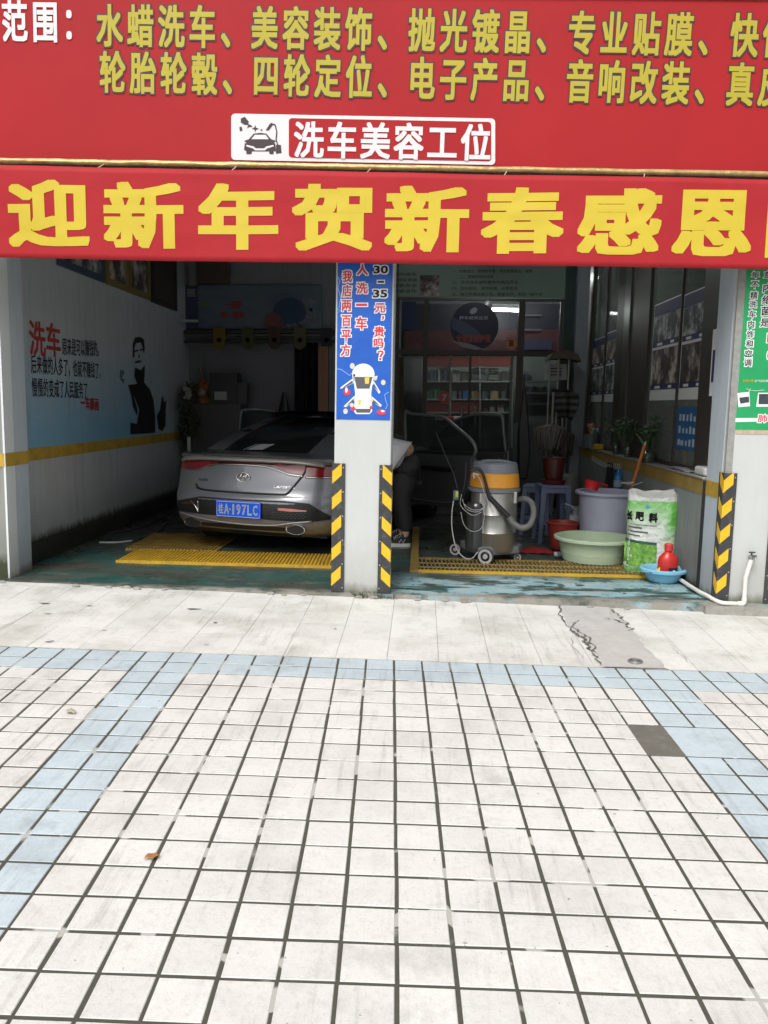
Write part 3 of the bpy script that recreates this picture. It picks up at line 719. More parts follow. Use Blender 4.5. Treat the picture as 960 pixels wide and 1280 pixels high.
for ch, x0, y0, x1, y1, f in [('30', 467, 332, 485, 342, bk), ('–', 472, 351, 480, 353.5, bk), ('35', 466, 362, 484, 372, bk), ('元', 468.5, 379, 481.5, 391, rd), ('，', 477, 395, 480, 400, rd), ('贵', 467.5, 408, 480.5, 421, rd), ('吗', 467, 423, 479.5, 435, rd), ('？', 471.5, 438, 479.5, 450, rd),
                              ('人', 446, 330, 460, 344, rd), ('洗', 445.5, 353, 459.5, 367, rd), ('一', 445, 379.5, 459, 382.5, rd), ('车', 444.5, 396, 458.5, 412, rd),
                              ('我', 428, 338, 440, 353, rd), ('店', 427.5, 356, 439.5, 371, rd), ('两', 427, 375, 439, 389, rd), ('百', 427, 394, 438.5, 408, rd), ('平', 426.5, 412, 438.5, 427, rd), ('方', 426, 430, 438, 445, rd)]:
    vchar(ch, x0, y0, x1, y1, f)
wo.build('lettering_outline', m_pwhite, bp_, kind='stuff')
K = 100/582
def Q(pts): return [(400+x*K, 320+y*K) for x, y in pts]
def ell(cx, cy, rx, ry, n=20, a0=0): return [(cx+rx*cos(2*pi*i/n), cy+ry*sin(2*pi*i/n)) for i in range(n)]
def lay(name, polys, M, lvl, root=bp_, Yv=None):
    mb = MB()
    for p in polys: ipoly(Q(p), mb, (Yv or PYv)-.0005*lvl)
    return mb.build(name, M, root)
m_pgr = mat('poster_grey', (.10, .10, .11), rough=.5)
lay('drawn_car', [ell(315, 860, 82, 78), [(240, 860), (392, 860), (372, 1000), (380, 1130), (360, 1150), (262, 1150), (246, 1130), (256, 1000)], [(240, 890), (150, 955), (148, 968), (246, 925)], [(388, 905), (440, 990), (428, 1003), (380, 930)], [(252, 1015), (172, 1095), (190, 1100), (250, 1050)], [(376, 1020), (450, 1085), (440, 1098), (378, 1060)]], m_pwhite, 3)
lay('drawn_glass', [[(250, 880), (382, 880), (360, 965), (268, 965)], [(258, 1112), (370, 1112), (364, 1140), (266, 1140)], [(236, 905), (160, 960), (240, 925)], [(392, 925), (430, 992), (384, 940)], [(246, 1035), (184, 1096), (244, 1056)], [(384, 1040), (438, 1090), (382, 1064)]], m_pgr, 5)
lay('drawn_tools', [ell(235, 800, 18, 22), ell(460, 920, 17, 20), ell(186, 1130, 17, 20), ell(400, 890, 16, 16), ell(232, 1085, 15, 16), ell(375, 1050, 12, 14)], mat('poster_cream', (.62, .58, .50), rough=.5), 6)
lay('drawn_red_bits', [ell(197, 990, 25, 26), [(402, 1135), (440, 1112), (482, 1128), (478, 1150), (440, 1158)], ell(240, 1112, 20, 14), ell(372, 1102, 12, 12)], m_pred, 7)
lay('drawn_yellow_bits', [[(325, 885), (360, 880), (355, 930), (328, 930)], [(275, 1050), (300, 1045), (295, 1080), (278, 1078)]], mat('poster_yellow', (.7, .55, .12), rough=.5), 8)
lay('drawn_white_bits', [ell(192, 975, 9, 20), ell(456, 1128, 14, 8), [(395, 880), (420, 870), (415, 885)], [(330, 860), (385, 868), (384, 880), (330, 876)]], m_pwhite, 9)
sw_ = MB()
for pts in (((118, 822), (150, 824), (190, 850), (215, 870), (235, 850)), ((500, 990), (470, 1010), (478, 1050), (490, 1085), (478, 1115)), ((130, 150), (145, 180), (130, 230), (150, 300), (138, 380)), ((120, 380), (150, 400), (128, 410))):
    sw_.tube([PY(x, y, PYv-.002) for x, y in Q(pts)], .0022, 5)
sw_.build('drawn_lines', mat('poster_pale', (.35, .55, .85), rough=.5), bp_)

# green poster on the right pillar
gp = thing('pillar_poster', 'green poster with black vertical words and little photo cards on the right-hand pillar', 'poster', (2.35, YF, 1.8))
m_pgreen = mat('poster_green', (.02, .36, .12), rough=.4, col2=(.015, .30, .10), vscale=4)
gx0 = PRX0+.045; gzb = PY(919, 537, PYv).z
MB().prism([(gx0, PYv, gzb), (PRX1-.03, PYv, gzb), (PRX1-.03, PYv, 2.48), (gx0, PYv, 2.48)], VY, .003).build('sheet', m_pgreen, gp)
MB().prism([(gx0+.005, YF-.003, gzb-.03), (PRX1-.05, YF-.003, gzb-.03), (PRX1-.05, YF-.003, gzb), (gx0+.005, YF-.003, gzb)], VY, .0015).build('glue_mark', mat('old_glue', (.55, .45, .33), rough=.8, var=.3, vscale=30), gp)
K2 = 120/668
def R_(x, y): return (840+x*K2, 330+y*K2)
wo, bk, rd = MB(), Letters(m_black, gp), Letters(m_pred, gp)
def gchar(ch, x0, y0, x1, y1, f=None):
    a, b_ = R_(x0, y0), R_(x1, y1); vchar(ch, a[0]+.9, a[1]+.9, b_[0]-.9, b_[1]-.9, f or bk, .015, .075)
for ch, x0, y0, x1, y1 in [('年', 548, 48, 610, 103), ('不', 546, 115, 604, 175), ('精', 539, 188, 598, 247), ('洗', 533, 252, 592, 308), ('车', 528, 318, 586, 378), ('内', 522, 388, 576, 448), ('饰', 514, 458, 570, 518), ('和', 508, 524, 566, 582), ('空', 503, 592, 560, 652), ('调', 496, 658, 556, 716),
                           ('车', 632, 44, 712, 112), ('内', 628, 130, 706, 202), ('细', 620, 212, 700, 284), ('菌', 614, 290, 692, 364), ('是', 608, 374, 686, 442)]:
    gchar(ch, x0, y0, x1, y1)
gchar('肺', 590, 1044, 668, 1106, rd)
for ch, x0, y0 in (('1', 655, 480), ('0', 655, 600)): gchar(ch, x0, y0, x0+50, y0+70, rd)
wo.build('lettering_outline', m_pwhite, gp, kind='stuff')
mb = MB()
for p in ([(455, 898), (538, 890), (543, 990), (462, 996)], [(600, 896), (690, 896), (688, 992), (586, 994)], [(443, 1072), (600, 1072), (600, 1096), (441, 1100)]):
    mb.prism([PY(*R_(*k), PYv-.001) for k in p], VY, .001)
mb.tube([PY(*R_(*k), PYv-.002) for k in ((515, 866), (545, 880), (590, 882), (640, 876))], .0015, 5).tube([PY(*R_(*k), PYv-.002) for k in ((535, 895), (545, 866))], .0015, 5)
mb.build('photo_card', m_pwhite, gp)
for p in ([(468, 930), (535, 922), (537, 962), (476, 972)], [(606, 904), (680, 904), (680, 975), (602, 975)]):
    mb = MB(); ipoly([R_(*k) for k in p], mb, PYv-.0025); mb.build('card_picture', mat('card_dark', (.07, .08, .10), rough=.4, var=.6, vscale=60), gp)
mb = MB(); inkbox(mb, '新春优惠', *R_(492, 803), *R_(566, 822), PYv-.002, .02); mb.build('yellow_lettering', m_signyel, gp)
mb = MB(); inkbox(mb, '空气滤芯更换', *R_(574, 805), *R_(690, 822), PYv-.002, .0); mb.build('white_lettering', m_pwhite, gp)

# white pipe with a tap on the right pillar
m_pvc = mat('white_pvc', (.72, .72, .68), rough=.35, dirt=((.4, .38, .3), .4, 12))
pp = thing('water_pipe', 'white plastic water pipe running along the wall foot and up the right-hand pillar', 'pipe', (2.2, 5.85, 0))
yb = 5.858
A = [PZ(830, 715, .02), PZ(862, 738, .02), PZ(889, 757, .02)]
pz_ = A[-1]; e1 = PY(926, 759, yb); e2 = PY(932, 722, yb); e3 = PY(939, 700, yb)
MB().tube(catmull([Vector((XR-.035, 7.9, .03)), Vector((XR-.035, 6.3, .03)), Vector((PRX0-.04, 6.0, .03)), Vector((PRX0+.01, yb, .012)), Vector((PRX0+.1, yb, .005)), Vector((e1.x-.01, yb, .005))], 5), .015, 10).build('pipe', m_pvc, pp, smooth='auto')
MB().tube([Vector((e1.x-.02, yb, .005)), Vector((e1.x+.012, yb, .005)), Vector((e1.x+.02, yb, .015)), Vector((e1.x+.02, yb, .045))], .019, 12).build('elbow', m_pvc, pp, smooth='auto')
MB().tube([Vector((e1.x+.02, yb, .02)), Vector((e2.x, yb, e2.z)), Vector((e3.x, yb, e3.z))], .015, 10).build('riser', m_pvc, pp, smooth='auto')
tp = MB().tube([e3, e3+VZ*.03], .011, 10).tube([e3+VZ*.02, e3+Vector((0, .04, .02))], .010, 8).tube([e3+VZ*.02, e3+Vector((.02, -.03, .022)), e3+Vector((.02, -.035, 0))], .008, 8)
tp.build('tap', m_scr, pp, smooth='auto')
MB().tube([e3+Vector((-.02, -.005, .055)), e3+Vector((.022, -.005, .055))], .006, 8).tube([e3+VZ*.02, e3+VZ*.055], .006, 8).tube([e3+Vector((.0, -.005, .03)), e3+Vector((.026, -.01, .03)), e3+Vector((.026, -.01, .005))], .008, 8).build('tap_handle', m_rub, pp, smooth='auto')

# ============================================================ CAR
def reflmat(name, col, **k): return mat(name, col, **k)
m_paint = mat('grey_car_paint', (.175, .18, .195), rough=.3, metal=.4, coat=1, var=.06, vscale=2)
m_glassd = mat('tinted_car_glass', (.012, .014, .015), rough=.06, spec=.6)
m_trim = mat('black_car_trim', (.012, .012, .013), rough=.35)
m_chrome = mat('chrome', (.75, .75, .76), rough=.12, metal=1)
m_lamp = mat('red_lamp_plastic', (.17, .005, .007), rough=.10, coat=1)
m_lampd = mat('dark_red_lamp', (.07, .006, .008), rough=.12, coat=1)
m_plate = mat('blue_plate', (.008, .10, .68), rough=.5, spec=.25)
m_tyre = mat('tyre_rubber', (.018, .018, .018), rough=.85)
CA = radians(-17)
p0 = PY(299, 641, 7.20)
SX, SYc, SZ = .93, .93, .875
car_loc = Vector((p0.x, 7.20, 0))
CM = Matrix.Translation(car_loc) @ Matrix.Rotation(CA, 4, 'Z') @ Matrix.Diagonal((SX, SYc, SZ, 1))
car = thing('parked_car', 'silver grey fastback saloon car with doors open in the washing bay', 'car', car_loc)
def lerp_tab(tab, z):
    if z <= tab[0][0]: return tab[0][1:]
    for a, b_ in zip(tab, tab[1:]):
        if z <= b_[0]:
            t = (z-a[0])/(b_[0]-a[0]); return [p+(q_-p)*t for p, q_ in zip(a[1:], b_[1:])]
    return tab[-1][1:]
#  z, halfwidth, rear y, front y, rear roundness, n exponent rear
TAB = [(.20, .80, .16, 4.50, .42), (.26, .86, .07, 4.58, .44), (.34, .885, .02, 4.62, .46), (.44, .895, .0, 4.64, .47), (.56, .90, .005, 4.62, .47), (.62, .902, .03, 4.60, .47), (.64, .902, .045, 4.58, .47), (.80, .90, .085, 4.48, .45),
       (.88, .893, .115, 4.25, .44), (.93, .885, .13, 4.0, .42), (.965, .875, .10, 3.8, .40), (.995, .85, .075, 3.65, .38), (1.005, .84, .10, 3.6, .37)]
def plan(z, t, tab=TAB, N=64):
    w, y0, y1, R = lerp_tab(tab, z)[:4]
    # t in 0..1 around, starting rear centre going right
    return w, y0, y1, R
def loop(z, tab=TAB, N=72, wtop=None):
    w, y0, y1, R = plan(z, 0, tab)[:4]; Rf = .75; pts = []
    ne = 2.7
    nq = N//4
    for i in range(nq):  # rear right quarter: x from 0 to w
        a = (i/nq)*pi/2; x = w*sin(a)**(2/ne) if a > 0 else 0; y = y0+R*(1-max(0, cos(a))**(2/ne)); pts.append((x, y))
    for i in range(nq):  # right flank + front right
        t = i/nq
        if t < .5: pts.append((w, y0+R+(y1-Rf-y0-R)*t*2))
        else:
            a = (t-.5)*pi; pts.append((w*cos(a)**(2/ne), y1-Rf+Rf*sin(a)**(2/ne)))
    pts.append((0, y1))
    left = [(-x, y) for x, y in pts[1:-1]][::-1]
    return [(x, y, z) for x, y in pts+left]
def rear_y(x, z, tab=TAB):
    w, y0, y1, R = plan(z, 0, tab)[:4]; t = min(.9999, abs(x)/w); return y0+R*(1-(1-t**2.7)**(1/2.7))
zs = [.20, .23, .26, .30, .34, .39, .44, .50, .56, .59, .62, .64, .70, .76, .82, .88, .91, .93, .95, .965, .98, .995, 1.005]
body = MB(CM); L0 = None
for z in zs: 
    l = loop(z); n = len(l); o = len(body.v); body.v += [Vector(p) for p in l]
    if L0 is not None: body.f += [(L0+i, L0+(i+1) % n, o+(i+1) % n, o+i) for i in range(n)]
    L0 = o
# deck and belt: rises to the glass
GT = [(1.006, .80, .16, 3.58, .35), (1.03, .775, .50, 3.45, .30), (1.12, .74, .74, 3.22, .28), (1.22, .70, 1.05, 3.0, .26), (1.32, .655, 1.45, 2.78, .25), (1.375, .62, 1.78, 2.62, .24), (1.42, .55, 2.0, 2.45, .2), (1.45, .35, 2.1, 2.35, .12)]
gl = MB(CM)
def addloop(mb, z, tab, prev):
    l = loop(z, tab); n = len(l); o = len(mb.v); mb.v += [Vector(p) for p in l]
    if prev is not None: mb.f += [(prev+i, prev+(i+1) % n, o+(i+1) % n, o+i) for i in range(n)]
    return o
pr = L0
for z in (1.006, 1.03): pr = addloop(body, z, GT, pr)
body.f.append(tuple(range(n))[::-1])
body.build('body', m_paint, car, smooth='auto')
pr = addloop(gl, 1.03, GT, None)
for z in (1.06, 1.09, 1.12, 1.15, 1.18, 1.22, 1.27, 1.32, 1.35, 1.375): pr = addloop(gl, z, GT, pr)
gl.build('window_glass', m_glassd, car, smooth=True)
rf = MB(CM); pr = addloop(rf, 1.378, GT, None)
for z in (1.39, 1.41, 1.43, 1.45): pr = addloop(rf, z, GT, pr)
rf.f.append(tuple(range(pr, pr+n)))
rf.build('roof', m_paint, car, smooth='auto')
# pillars of the roof: thick C pillars and thin B pillars laid on the glass
def gpoint(side, y, z, off=.006):
    w, y0, y1, R = lerp_tab(GT, z)[:4]; t = (y-y0)/R
    x = w if t >= 1 else w*(1-max(0, 1-max(t, 0))**2.7)**(1/2.7)
    if t < 0: x = 0
    return Vector((side*(x+off), y, z))
for sd_ in (1, -1):
    mb = MB(CM)
    def cp(u, v):
        z = 1.03+v*.35; w, y0, y1, R = lerp_tab(GT, z)[:4]; ya = y0+R*(.10+.04*v); yb_ = y0+R*1.0+.30-.15*v
        y = ya+(yb_-ya)*u; p = gpoint(sd_, y, z); p.y -= .006*(1-u); return p
    mb.grid(cp, 10, 8); mb.build('rear_pillar', m_paint, car, smooth=True)
    mb = MB(CM); mb.grid(lambda u, v: gpoint(sd_, 2.3+u*.07-.02*v, 1.03+v*.35), 2, 4); mb.build('door_pillar', m_trim, car)
    mb = MB(CM); mb.tube([gpoint(sd_, y, z, .01) for y, z in ((1.05, 1.035), (1.9, 1.035), (3.0, 1.035))], .009, 6); mb.build('window_trim', m_chrome, car)
# rear face details, all following the curved tail
def strip(name, M, pts_top, pts_bot, off=.006, nx=30, nz=3, root=car):
    """band between two polylines (x,z) on the tail"""
    def at(tab, x):
        for (xa, za), (xb, zb) in zip(tab, tab[1:]):
            if x <= xb: return za+(zb-za)*(x-xa)/(xb-xa)
        return tab[-1][1]
    xa, xb = pts_top[0][0], pts_top[-1][0]; mb = MB(CM)
    def f(u, v):
        x = xa+(xb-xa)*u; z = at(pts_bot, x)+(at(pts_top, x)-at(pts_bot, x))*v
        return Vector((x, rear_y(x, z)-off, z))
    mb.grid(f, nx, nz)
    vs = len(mb.v); mb.v += [v+Vector((0, .02, 0)) for v in mb.v]   # closed thickness
    nu = nx+1; nv = nz+1; per = [i for i in range(nu)]+[nu*j+nu-1 for j in range(1, nv)]+[nu*(nv-1)+i for i in range(nu-2, -1, -1)]+[nu*j for j in range(nv-2, 0, -1)]
    mb.f += [(per[i], per[(i+1) % len(per)], per[(i+1) % len(per)]+vs, per[i]+vs) for i in range(len(per))]
    return mb.build(name, M, root, smooth='auto')
def tline(name, M, pts, r, root=car, off=.004):
    mb = MB(CM); mb.tube([(x, rear_y(x, z)-off, z) for x, z in catmull([Vector((a, b_, 0)) for a, b_ in pts], 5) for x, z in [(x, z)]] if False else [(p.x, rear_y(p.x, p.y)-off, p.y) for p in catmull([Vector((a, b_, 0)) for a, b_ in pts], 5)], r, 6)
    return mb.build(name, M, root, smooth=True)
lip = MB(CM)
lip.grid(lambda u, v: (lambda x: Vector((x, rear_y(x, .96)-.02+.055*(1-cos(v*pi))*.5*(1.0)-.035*sin(v*pi)*.6+(.02 if v > .9 else 0), .955+.062*v-.045*(abs(x)/.80)**4)))((u-.5)*1.56), 40, 6)
lip.build('boot_spoiler', mat('bronze_grey_paint', (.24, .22, .20), rough=.3, coat=1, metal=.3), car, smooth=True, solid=.010)
strip('tail_lamp', m_lamp, [(-.83, .935), (-.55, .935), (-.30, .937)], [(-.83, .84), (-.55, .845), (-.30, .912)], .010)
strip('tail_lamp', m_lamp, [(.30, .937), (.55, .935), (.60, .935)], [(.30, .908), (.45, .860), (.60, .838)], .010)
strip('tail_lamp', m_lamp, [(.612, .93), (.72, .925), (.86, .915)], [(.612, .828), (.72, .825), (.86, .830)], .010)
strip('lamp_bar', m_lampd, [(-.30, .937), (0, .942), (.30, .937)], [(-.30, .915), (0, .922), (.30, .912)], .008)
strip('lamp_shade_band', m_trim, [(-.86, .95), (0, .957), (.86, .935)], [(-.86, .935), (0, .942), (.86, .92)], .007)
tline('chrome_strip', m_chrome, [(-.66, .840), (-.52, .850), (-.37, .905), (-.2, .915), (.0, .918), (.22, .908), (.36, .874), (.48, .840), (.60, .828)], .0075, off=.012)
tline('chrome_strip', m_chrome, [(.615, .820), (.74, .816), (.86, .822)], .0085, off=.012)
tline('boot_seam', m_trim, [(.605, .95), (.604, .90), (.59, .84), (.50, .70), (.46, .655), (.40, .645), (0, .642), (-.40, .648), (-.52, .665)], .010)
tline('boot_seam', m_trim, [(-.53, .70), (-.50, .665), (-.44, .652)], .009)
strip('number_plate_recess', m_trim, [(-.80, .50), (-.45, .580), (0, .580), (.45, .585), (.68, .565), (.84, .44)], [(-.80, .40), (-.45, .40), (0, .395), (.45, .385), (.68, .380), (.84, .40)], .004, nx=60)
m_refl = mat('red_reflector', (.55, .18, .15), rough=.2, coat=1)
strip('reflector', m_refl, [(.40, .515), (.52, .512), (.66, .497)], [(.40, .490), (.52, .482), (.66, .485)], .012)
strip('reflector', m_lampd, [(-.70, .50), (-.6, .515), (-.52, .52)], [(-.70, .48), (-.6, .49), (-.52, .495)], .012)
tline('chrome_strip', m_chrome, [(-.56, .535), (-.49, .47), (-.46, .42)], .006, off=.012); tline('chrome_strip', m_chrome, [(-.465, .535), (-.46, .42)], .004, off=.012)
tline('chrome_strip', mat('dull_steel', (.35, .34, .33)), [(-.74, .385), (-.5, .36), (-.2, .335), (.1, .325), (.36, .335), (.52, .365), (.70, .385)], .010, off=.010)
# mesh grille inside the right recess
gm = MB(CM)
for i in range(4):
    for j in range(9):
        x = .34+j*.036+(i % 2)*.018; z = .415+i*.018; gm.box((x, rear_y(x, z)-.008, z), (.024, .008, .006))
gm.build('grille', mat('grille_grey', (.05, .05, .055), rough=.4), car, kind='stuff')
strip('diffuser', m_trim, [(-.62, .30), (-.3, .315), (0, .315), (.3, .315), (.56, .31)], [(-.62, .21), (0, .21), (.56, .21)], .004)
for sx_ in (-.555, .555):
    y = rear_y(sx_, .32)-.01
    mb = MB(CM); mb.lathe([(.085, .0), (.092, .012), (.098, .012), (.104, 0), (.10, -.03)], (sx_, y, .300), 28, ax=(0, -1, .0), sy=.52, sx=1, cap=False)
    # lathe ring lies in XZ after turning
    t_ = mb.build('exhaust_tip', m_chrome, car, smooth='auto')
    MB(CM).lathe([(.001, .006), (.088, .006), (.09, 0)], (sx_, y, .300), 28, ax=(0, -1, 0), sy=.52).build('exhaust_opening', m_trim, t_, smooth='auto')
# oval maker's badge with a slanted letter
by_ = rear_y(0, .80)-.008
bg_ = MB(CM); bg_.tube([(.070*cos(a), by_-.002, .795+.040*sin(a)*1.15) for a in [2*pi*i/28 for i in range(29)]], .006, 6)
bdg = bg_.build('badge', m_chrome, car, smooth=True)
hm = MB(CM)
hm.tube([(-.038, by_, .765), (-.030, by_, .80), (-.014, by_, .828)], .0075, 6).tube([(.014, by_, .765), (.030, by_, .795), (.038, by_, .828)], .0075, 6).tube([(-.030, by_, .785), (0, by_, .800), (.030, by_, .808)], .006, 6)
hm.build('badge_letter', m_chrome, bdg, smooth=True)
def tailtext(name, s, x, z, w, h, M, off=.006, bold=.03, root=car):
    vs, fs = glyphs(s, bold); x0, x1 = min(v.x for v in vs), max(v.x for v in vs); y0, y1 = min(v.y for v in vs), max(v.y for v in vs)
    mb = MB(CM)
    mb.add([(lambda X_, Z_: Vector((X_, rear_y(X_, Z_)-off-v.z*.0, Z_)))(x+(v.x-x0)/(x1-x0)*w, z+(v.y-y0)/(y1-y0)*h) for v in vs], fs)
    return mb.build(name, M, root)
tailtext('model_lettering', 'LAFESTA', .33, .705, .20, .022, m_chrome); tailtext('company_lettering', '北京现代', -.50, .735, .11, .024, m_chrome)
# number plate
pw, ph = .473, .168; pz = .36/SZ+.085
pl = MB(CM); py0 = rear_y(.22, .46)-.020
pl.cham((0, py0, .478), (pw, .010, ph*.98), .003)
npl = pl.build('number_plate', m_plate, car, smooth=False)
mb = MB(CM)
mb.tube([(sx_*(pw/2-.007), py0-.006, .478+sz_*(ph/2-.010)) for sx_, sz_ in ((-1, -1), (1, -1), (1, 1), (-1, 1), (-1, -1))], .0022, 4).build('plate_border', mat('plate_white', (.7, .72, .72), rough=.4), npl)
for ch, x, w in (('桂', -.212, .052), ('A', -.150, .052), ('·', -.092, .012), ('1', -.062, .020), ('9', -.018, .046), ('7', .040, .046), ('L', .098, .046), ('C', .156, .050)):
    vs, fs = glyphs(ch, .025); x0, x1 = min(v.x for v in vs), max(v.x for v in vs); y0, y1 = min(v.y for v in vs), max(v.y for v in vs)
    h = .105 if ch != '·' else .014; z0_ = .478-h/2
    MB(CM).add([(x+(v.x-x0)/(x1-x0)*w, py0-.0062, z0_+(v.y-y0)/(y1-y0)*h) for v in vs], fs).build('character', bpy.data.materials['plate_white'], npl)
# bright reflections on rear glass and roof, laid on as pale patches
ws = mat('reflection_white', (.55, .55, .60), rough=.2, coat=1)
from mathutils.bvhtree import BVHTree
_g = bpy.data.objects['window_glass']; _r = bpy.data.objects['roof']
_vs = [v.co for v in _g.data.vertices]; _fs = [tuple(f.vertices) for f in _g.data.polygons]; _k = len(_vs)
_vs = _vs+[v.co for v in _r.data.vertices]; _fs = _fs+[tuple(i+_k for i in f.vertices) for f in _r.data.polygons]
_bv = BVHTree.FromPolygons(_vs, _fs)
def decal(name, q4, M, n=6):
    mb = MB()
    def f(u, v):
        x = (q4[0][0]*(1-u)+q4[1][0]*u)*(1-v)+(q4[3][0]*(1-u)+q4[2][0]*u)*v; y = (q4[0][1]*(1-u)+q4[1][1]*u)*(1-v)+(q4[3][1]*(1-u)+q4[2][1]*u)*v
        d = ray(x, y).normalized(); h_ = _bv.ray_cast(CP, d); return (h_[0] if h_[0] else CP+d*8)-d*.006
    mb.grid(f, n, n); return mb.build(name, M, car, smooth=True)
decal('painted_reflection', ((308, 562), (328, 562), (344, 555), (325, 555)), ws)
decal('painted_reflection', ((303.5, 562), (305.5, 562), (322.5, 555), (320.5, 555)), ws)
decal('painted_reflection', ((382, 522), (398, 522), (414, 517), (402, 516.5)), ws)
# wheels and undertray
MB(CM).box((0, 2.3, .24), (1.5, 3.9, .12)).build('undertray', m_trim, car)
for wx, wy in ((-.76, .93), (.76, .93), (-.76, 3.60), (.76, 3.60)):
    s_ = 1 if wx > 0 else -1
    mb = MB(CM); mb.lathe([(.20, -.11), (.31, -.115), (.335, -.09), (.338, 0), (.335, .09), (.31, .115), (.20, .11)], (wx, wy, .337), 32, ax=(s_, 0, 0), cap=False)
    wh = mb.build('wheel', m_tyre, car, smooth='auto')
    mb = MB(CM); mb.lathe([(.001, .09), (.05, .095), (.06, .08), (.2, .07), (.215, .11), (.21, .118)], (wx, wy, .337), 32, ax=(s_, 0, 0)); mb.build('rim', m_scr, wh, smooth='auto')
    mb = MB(CM); mb.lathe([(.001, .0), (.37, .0), (.38, -.02)], (s_*.893, wy, .345), 32, ax=(s_, 0, 0)); 
# door openings (cabin darkness as black panels on the closed flanks), seats
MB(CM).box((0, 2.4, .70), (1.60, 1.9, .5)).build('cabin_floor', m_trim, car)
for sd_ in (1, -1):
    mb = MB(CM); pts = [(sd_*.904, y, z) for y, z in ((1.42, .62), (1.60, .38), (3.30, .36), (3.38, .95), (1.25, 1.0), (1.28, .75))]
    mb.prism(pts, (sd_, 0, 0), .006); mb.build('doorway_shade', m_trim, car)
    sh = MB(CM).cham((sd_*.38, 2.75, .95), (.45, .14, .62), .05); 
m_doorin = mat('dark_door_lining', (.06, .062, .067), rough=.35)
m_doorfr = mat('door_frame_paint', (.11, .115, .12), rough=.25, coat=1)
def door(hx, hy, ang, Ld, side, rear, label=None):
    """door hinged at (hx,hy), length Ld towards the tail, swung open by ang"""
    D = MB(CM @ Matrix.Translation((hx, hy, 0)) @ Matrix.Rotation(side*ang, 4, 'Z'))
    Mx = D.M
    # local: door runs along -y from hinge, outer face towards side*x
    low = [(-.02, .34), (-Ld*.55, .33), (-Ld*.82, .36) if rear else (-Ld*.98, .36), (-Ld, .62), (-Ld*1.03, .80), (-Ld*1.03, .98), (0, .95)] if rear else [(0, .34), (-Ld*.98, .34), (-Ld, .5), (-Ld*1.02, .98), (0, .93)]
    mb = MB(Mx); mb.prism([(-side*.05, y, z) for y, z in low], (side, 0, 0), .10); d = mb.build('door', m_doorin, car, bevel=.02)
    if label: d['label'] = label
    top = [(-Ld*1.03, .96), (-Ld*1.07, 1.06), (-Ld*1.0, 1.17), (-Ld*.80, 1.30), (-Ld*.64, 1.40), (-Ld*.52, 1.425), (-Ld*.1, 1.44), (0, 1.44), (0.02, .95)] if rear else [(-Ld*1.02, .97), (-Ld*1.0, 1.20), (-Ld*.99, 1.40), (-Ld*.93, 1.44), (-Ld*.6, 1.43), (-Ld*.25, 1.30), (-Ld*.0, 1.10), (.08, .95)]
    mb = MB(Mx); mb.tube(catmull([(-side*.03-side*.10*(z-.95), y, z) for y, z in top], 4), .022, 6); mb.build('window_frame', m_doorfr, d, smooth=True)
    mb = MB(Mx); mb.prism([(-side*.03-side*.10*(z-.95), y, z) for y, z in top], (side, 0, 0), .004); mb.build('window_pane', mat('tinted_door_glass', (.03, .035, .035), rough=.05, alpha=.45), d)
    MB(Mx).tube(catmull([(-side*.058, y, z) for y, z in ((-.03, .40), (-Ld*.5, .40), (-Ld*.80, .44), (-Ld*.93, .62), (-Ld*.95, .90))], 5), .006, 6).build('door_seal', mat('seal_grey', (.16, .16, .17), rough=.3), d, smooth=True)
    mb = MB(Mx); mb.cham((-side*.07, -Ld*.5, .80), (.05, Ld*.55, .05), .015); mb.build('armrest', m_trim, d)
    mb = MB(Mx); mb.tube([(-side*.015, -Ld*1.035, .99), (-side*.015, -Ld*1.035, .75), (-side*.015, -Ld*1.0, .62)], .008, 6).build('edge_highlight', mat('edge_highlight_paint', (.25, .26, .28), rough=.3, coat=1), d)  # highlight along the door edge, painted in as a paler line
    return d, Mx
door(.90, 2.42, radians(62), 1.0, 1, True, 'open right rear door with dark lining')
fd, fM = door(.90, 3.45, radians(64), 1.16, 1, False, 'open right front door')
MB(fM).cham((.12, -.12, 1.03), (.17, .10, .12), .03).tube([(.02, -.05, .98), (.08, -.10, 1.0)], .018, 6).build('mirror', m_paint, fd, smooth='auto')
door(-.90, 3.45, radians(30), 1.08, -1, False, 'open left front door')

# ============================================================ THINGS IN THE RIGHT-HAND BAY
def plast(name, col, **k):
    k.setdefault('rough', .38); k.setdefault('var', .08); k.setdefault('vscale', 6); return mat(name, col, **k)
m_steel = mat('brushed_steel', (.50, .49, .46), rough=.30, metal=.85, var=.25, vscale=5, stretch=(1, 1, .15))
# --- vacuum cleaner
VY_ = 7.33
vc = PY(617, 640, VY_); vcx = vc.x
def vz(y): return PY(617, y, VY_).z
vac = thing('vacuum_cleaner', 'steel wet vacuum cleaner with orange band on a wheeled trolley', 'vacuum cleaner', (vcx, VY_, 0))
R = .205
MB().lathe([(R*.96, .10), (R, .115), (R, .26), (R*1.015, .265), (R, .27), (R, .42), (R*1.015, .425), (R, .43), (R, vz(613))], (vcx, VY_, 0), 40).build('drum', m_steel, vac, smooth='auto')
m_vg = plast('vac_grey_plastic', (.19, .21, .24)); m_vo = plast('vac_orange', (.72, .31, .035))
hb, h1, h2, ht_ = vz(613), vz(608), vz(590), vz(579)
MB().lathe([(R*1.04, hb-.01), (R*1.10, hb), (R*1.12, h1-.01), (R*1.02, h1)], (vcx, VY_, 0), 40).build('lower_collar', m_vg, vac, smooth='auto')
MB().lathe([(R*1.04, h1), (R*1.07, h1+.01), (R*1.02, h2-.008), (R*.98, h2)], (vcx, VY_, 0), 40).build('orange_band', m_vo, vac, smooth='auto')
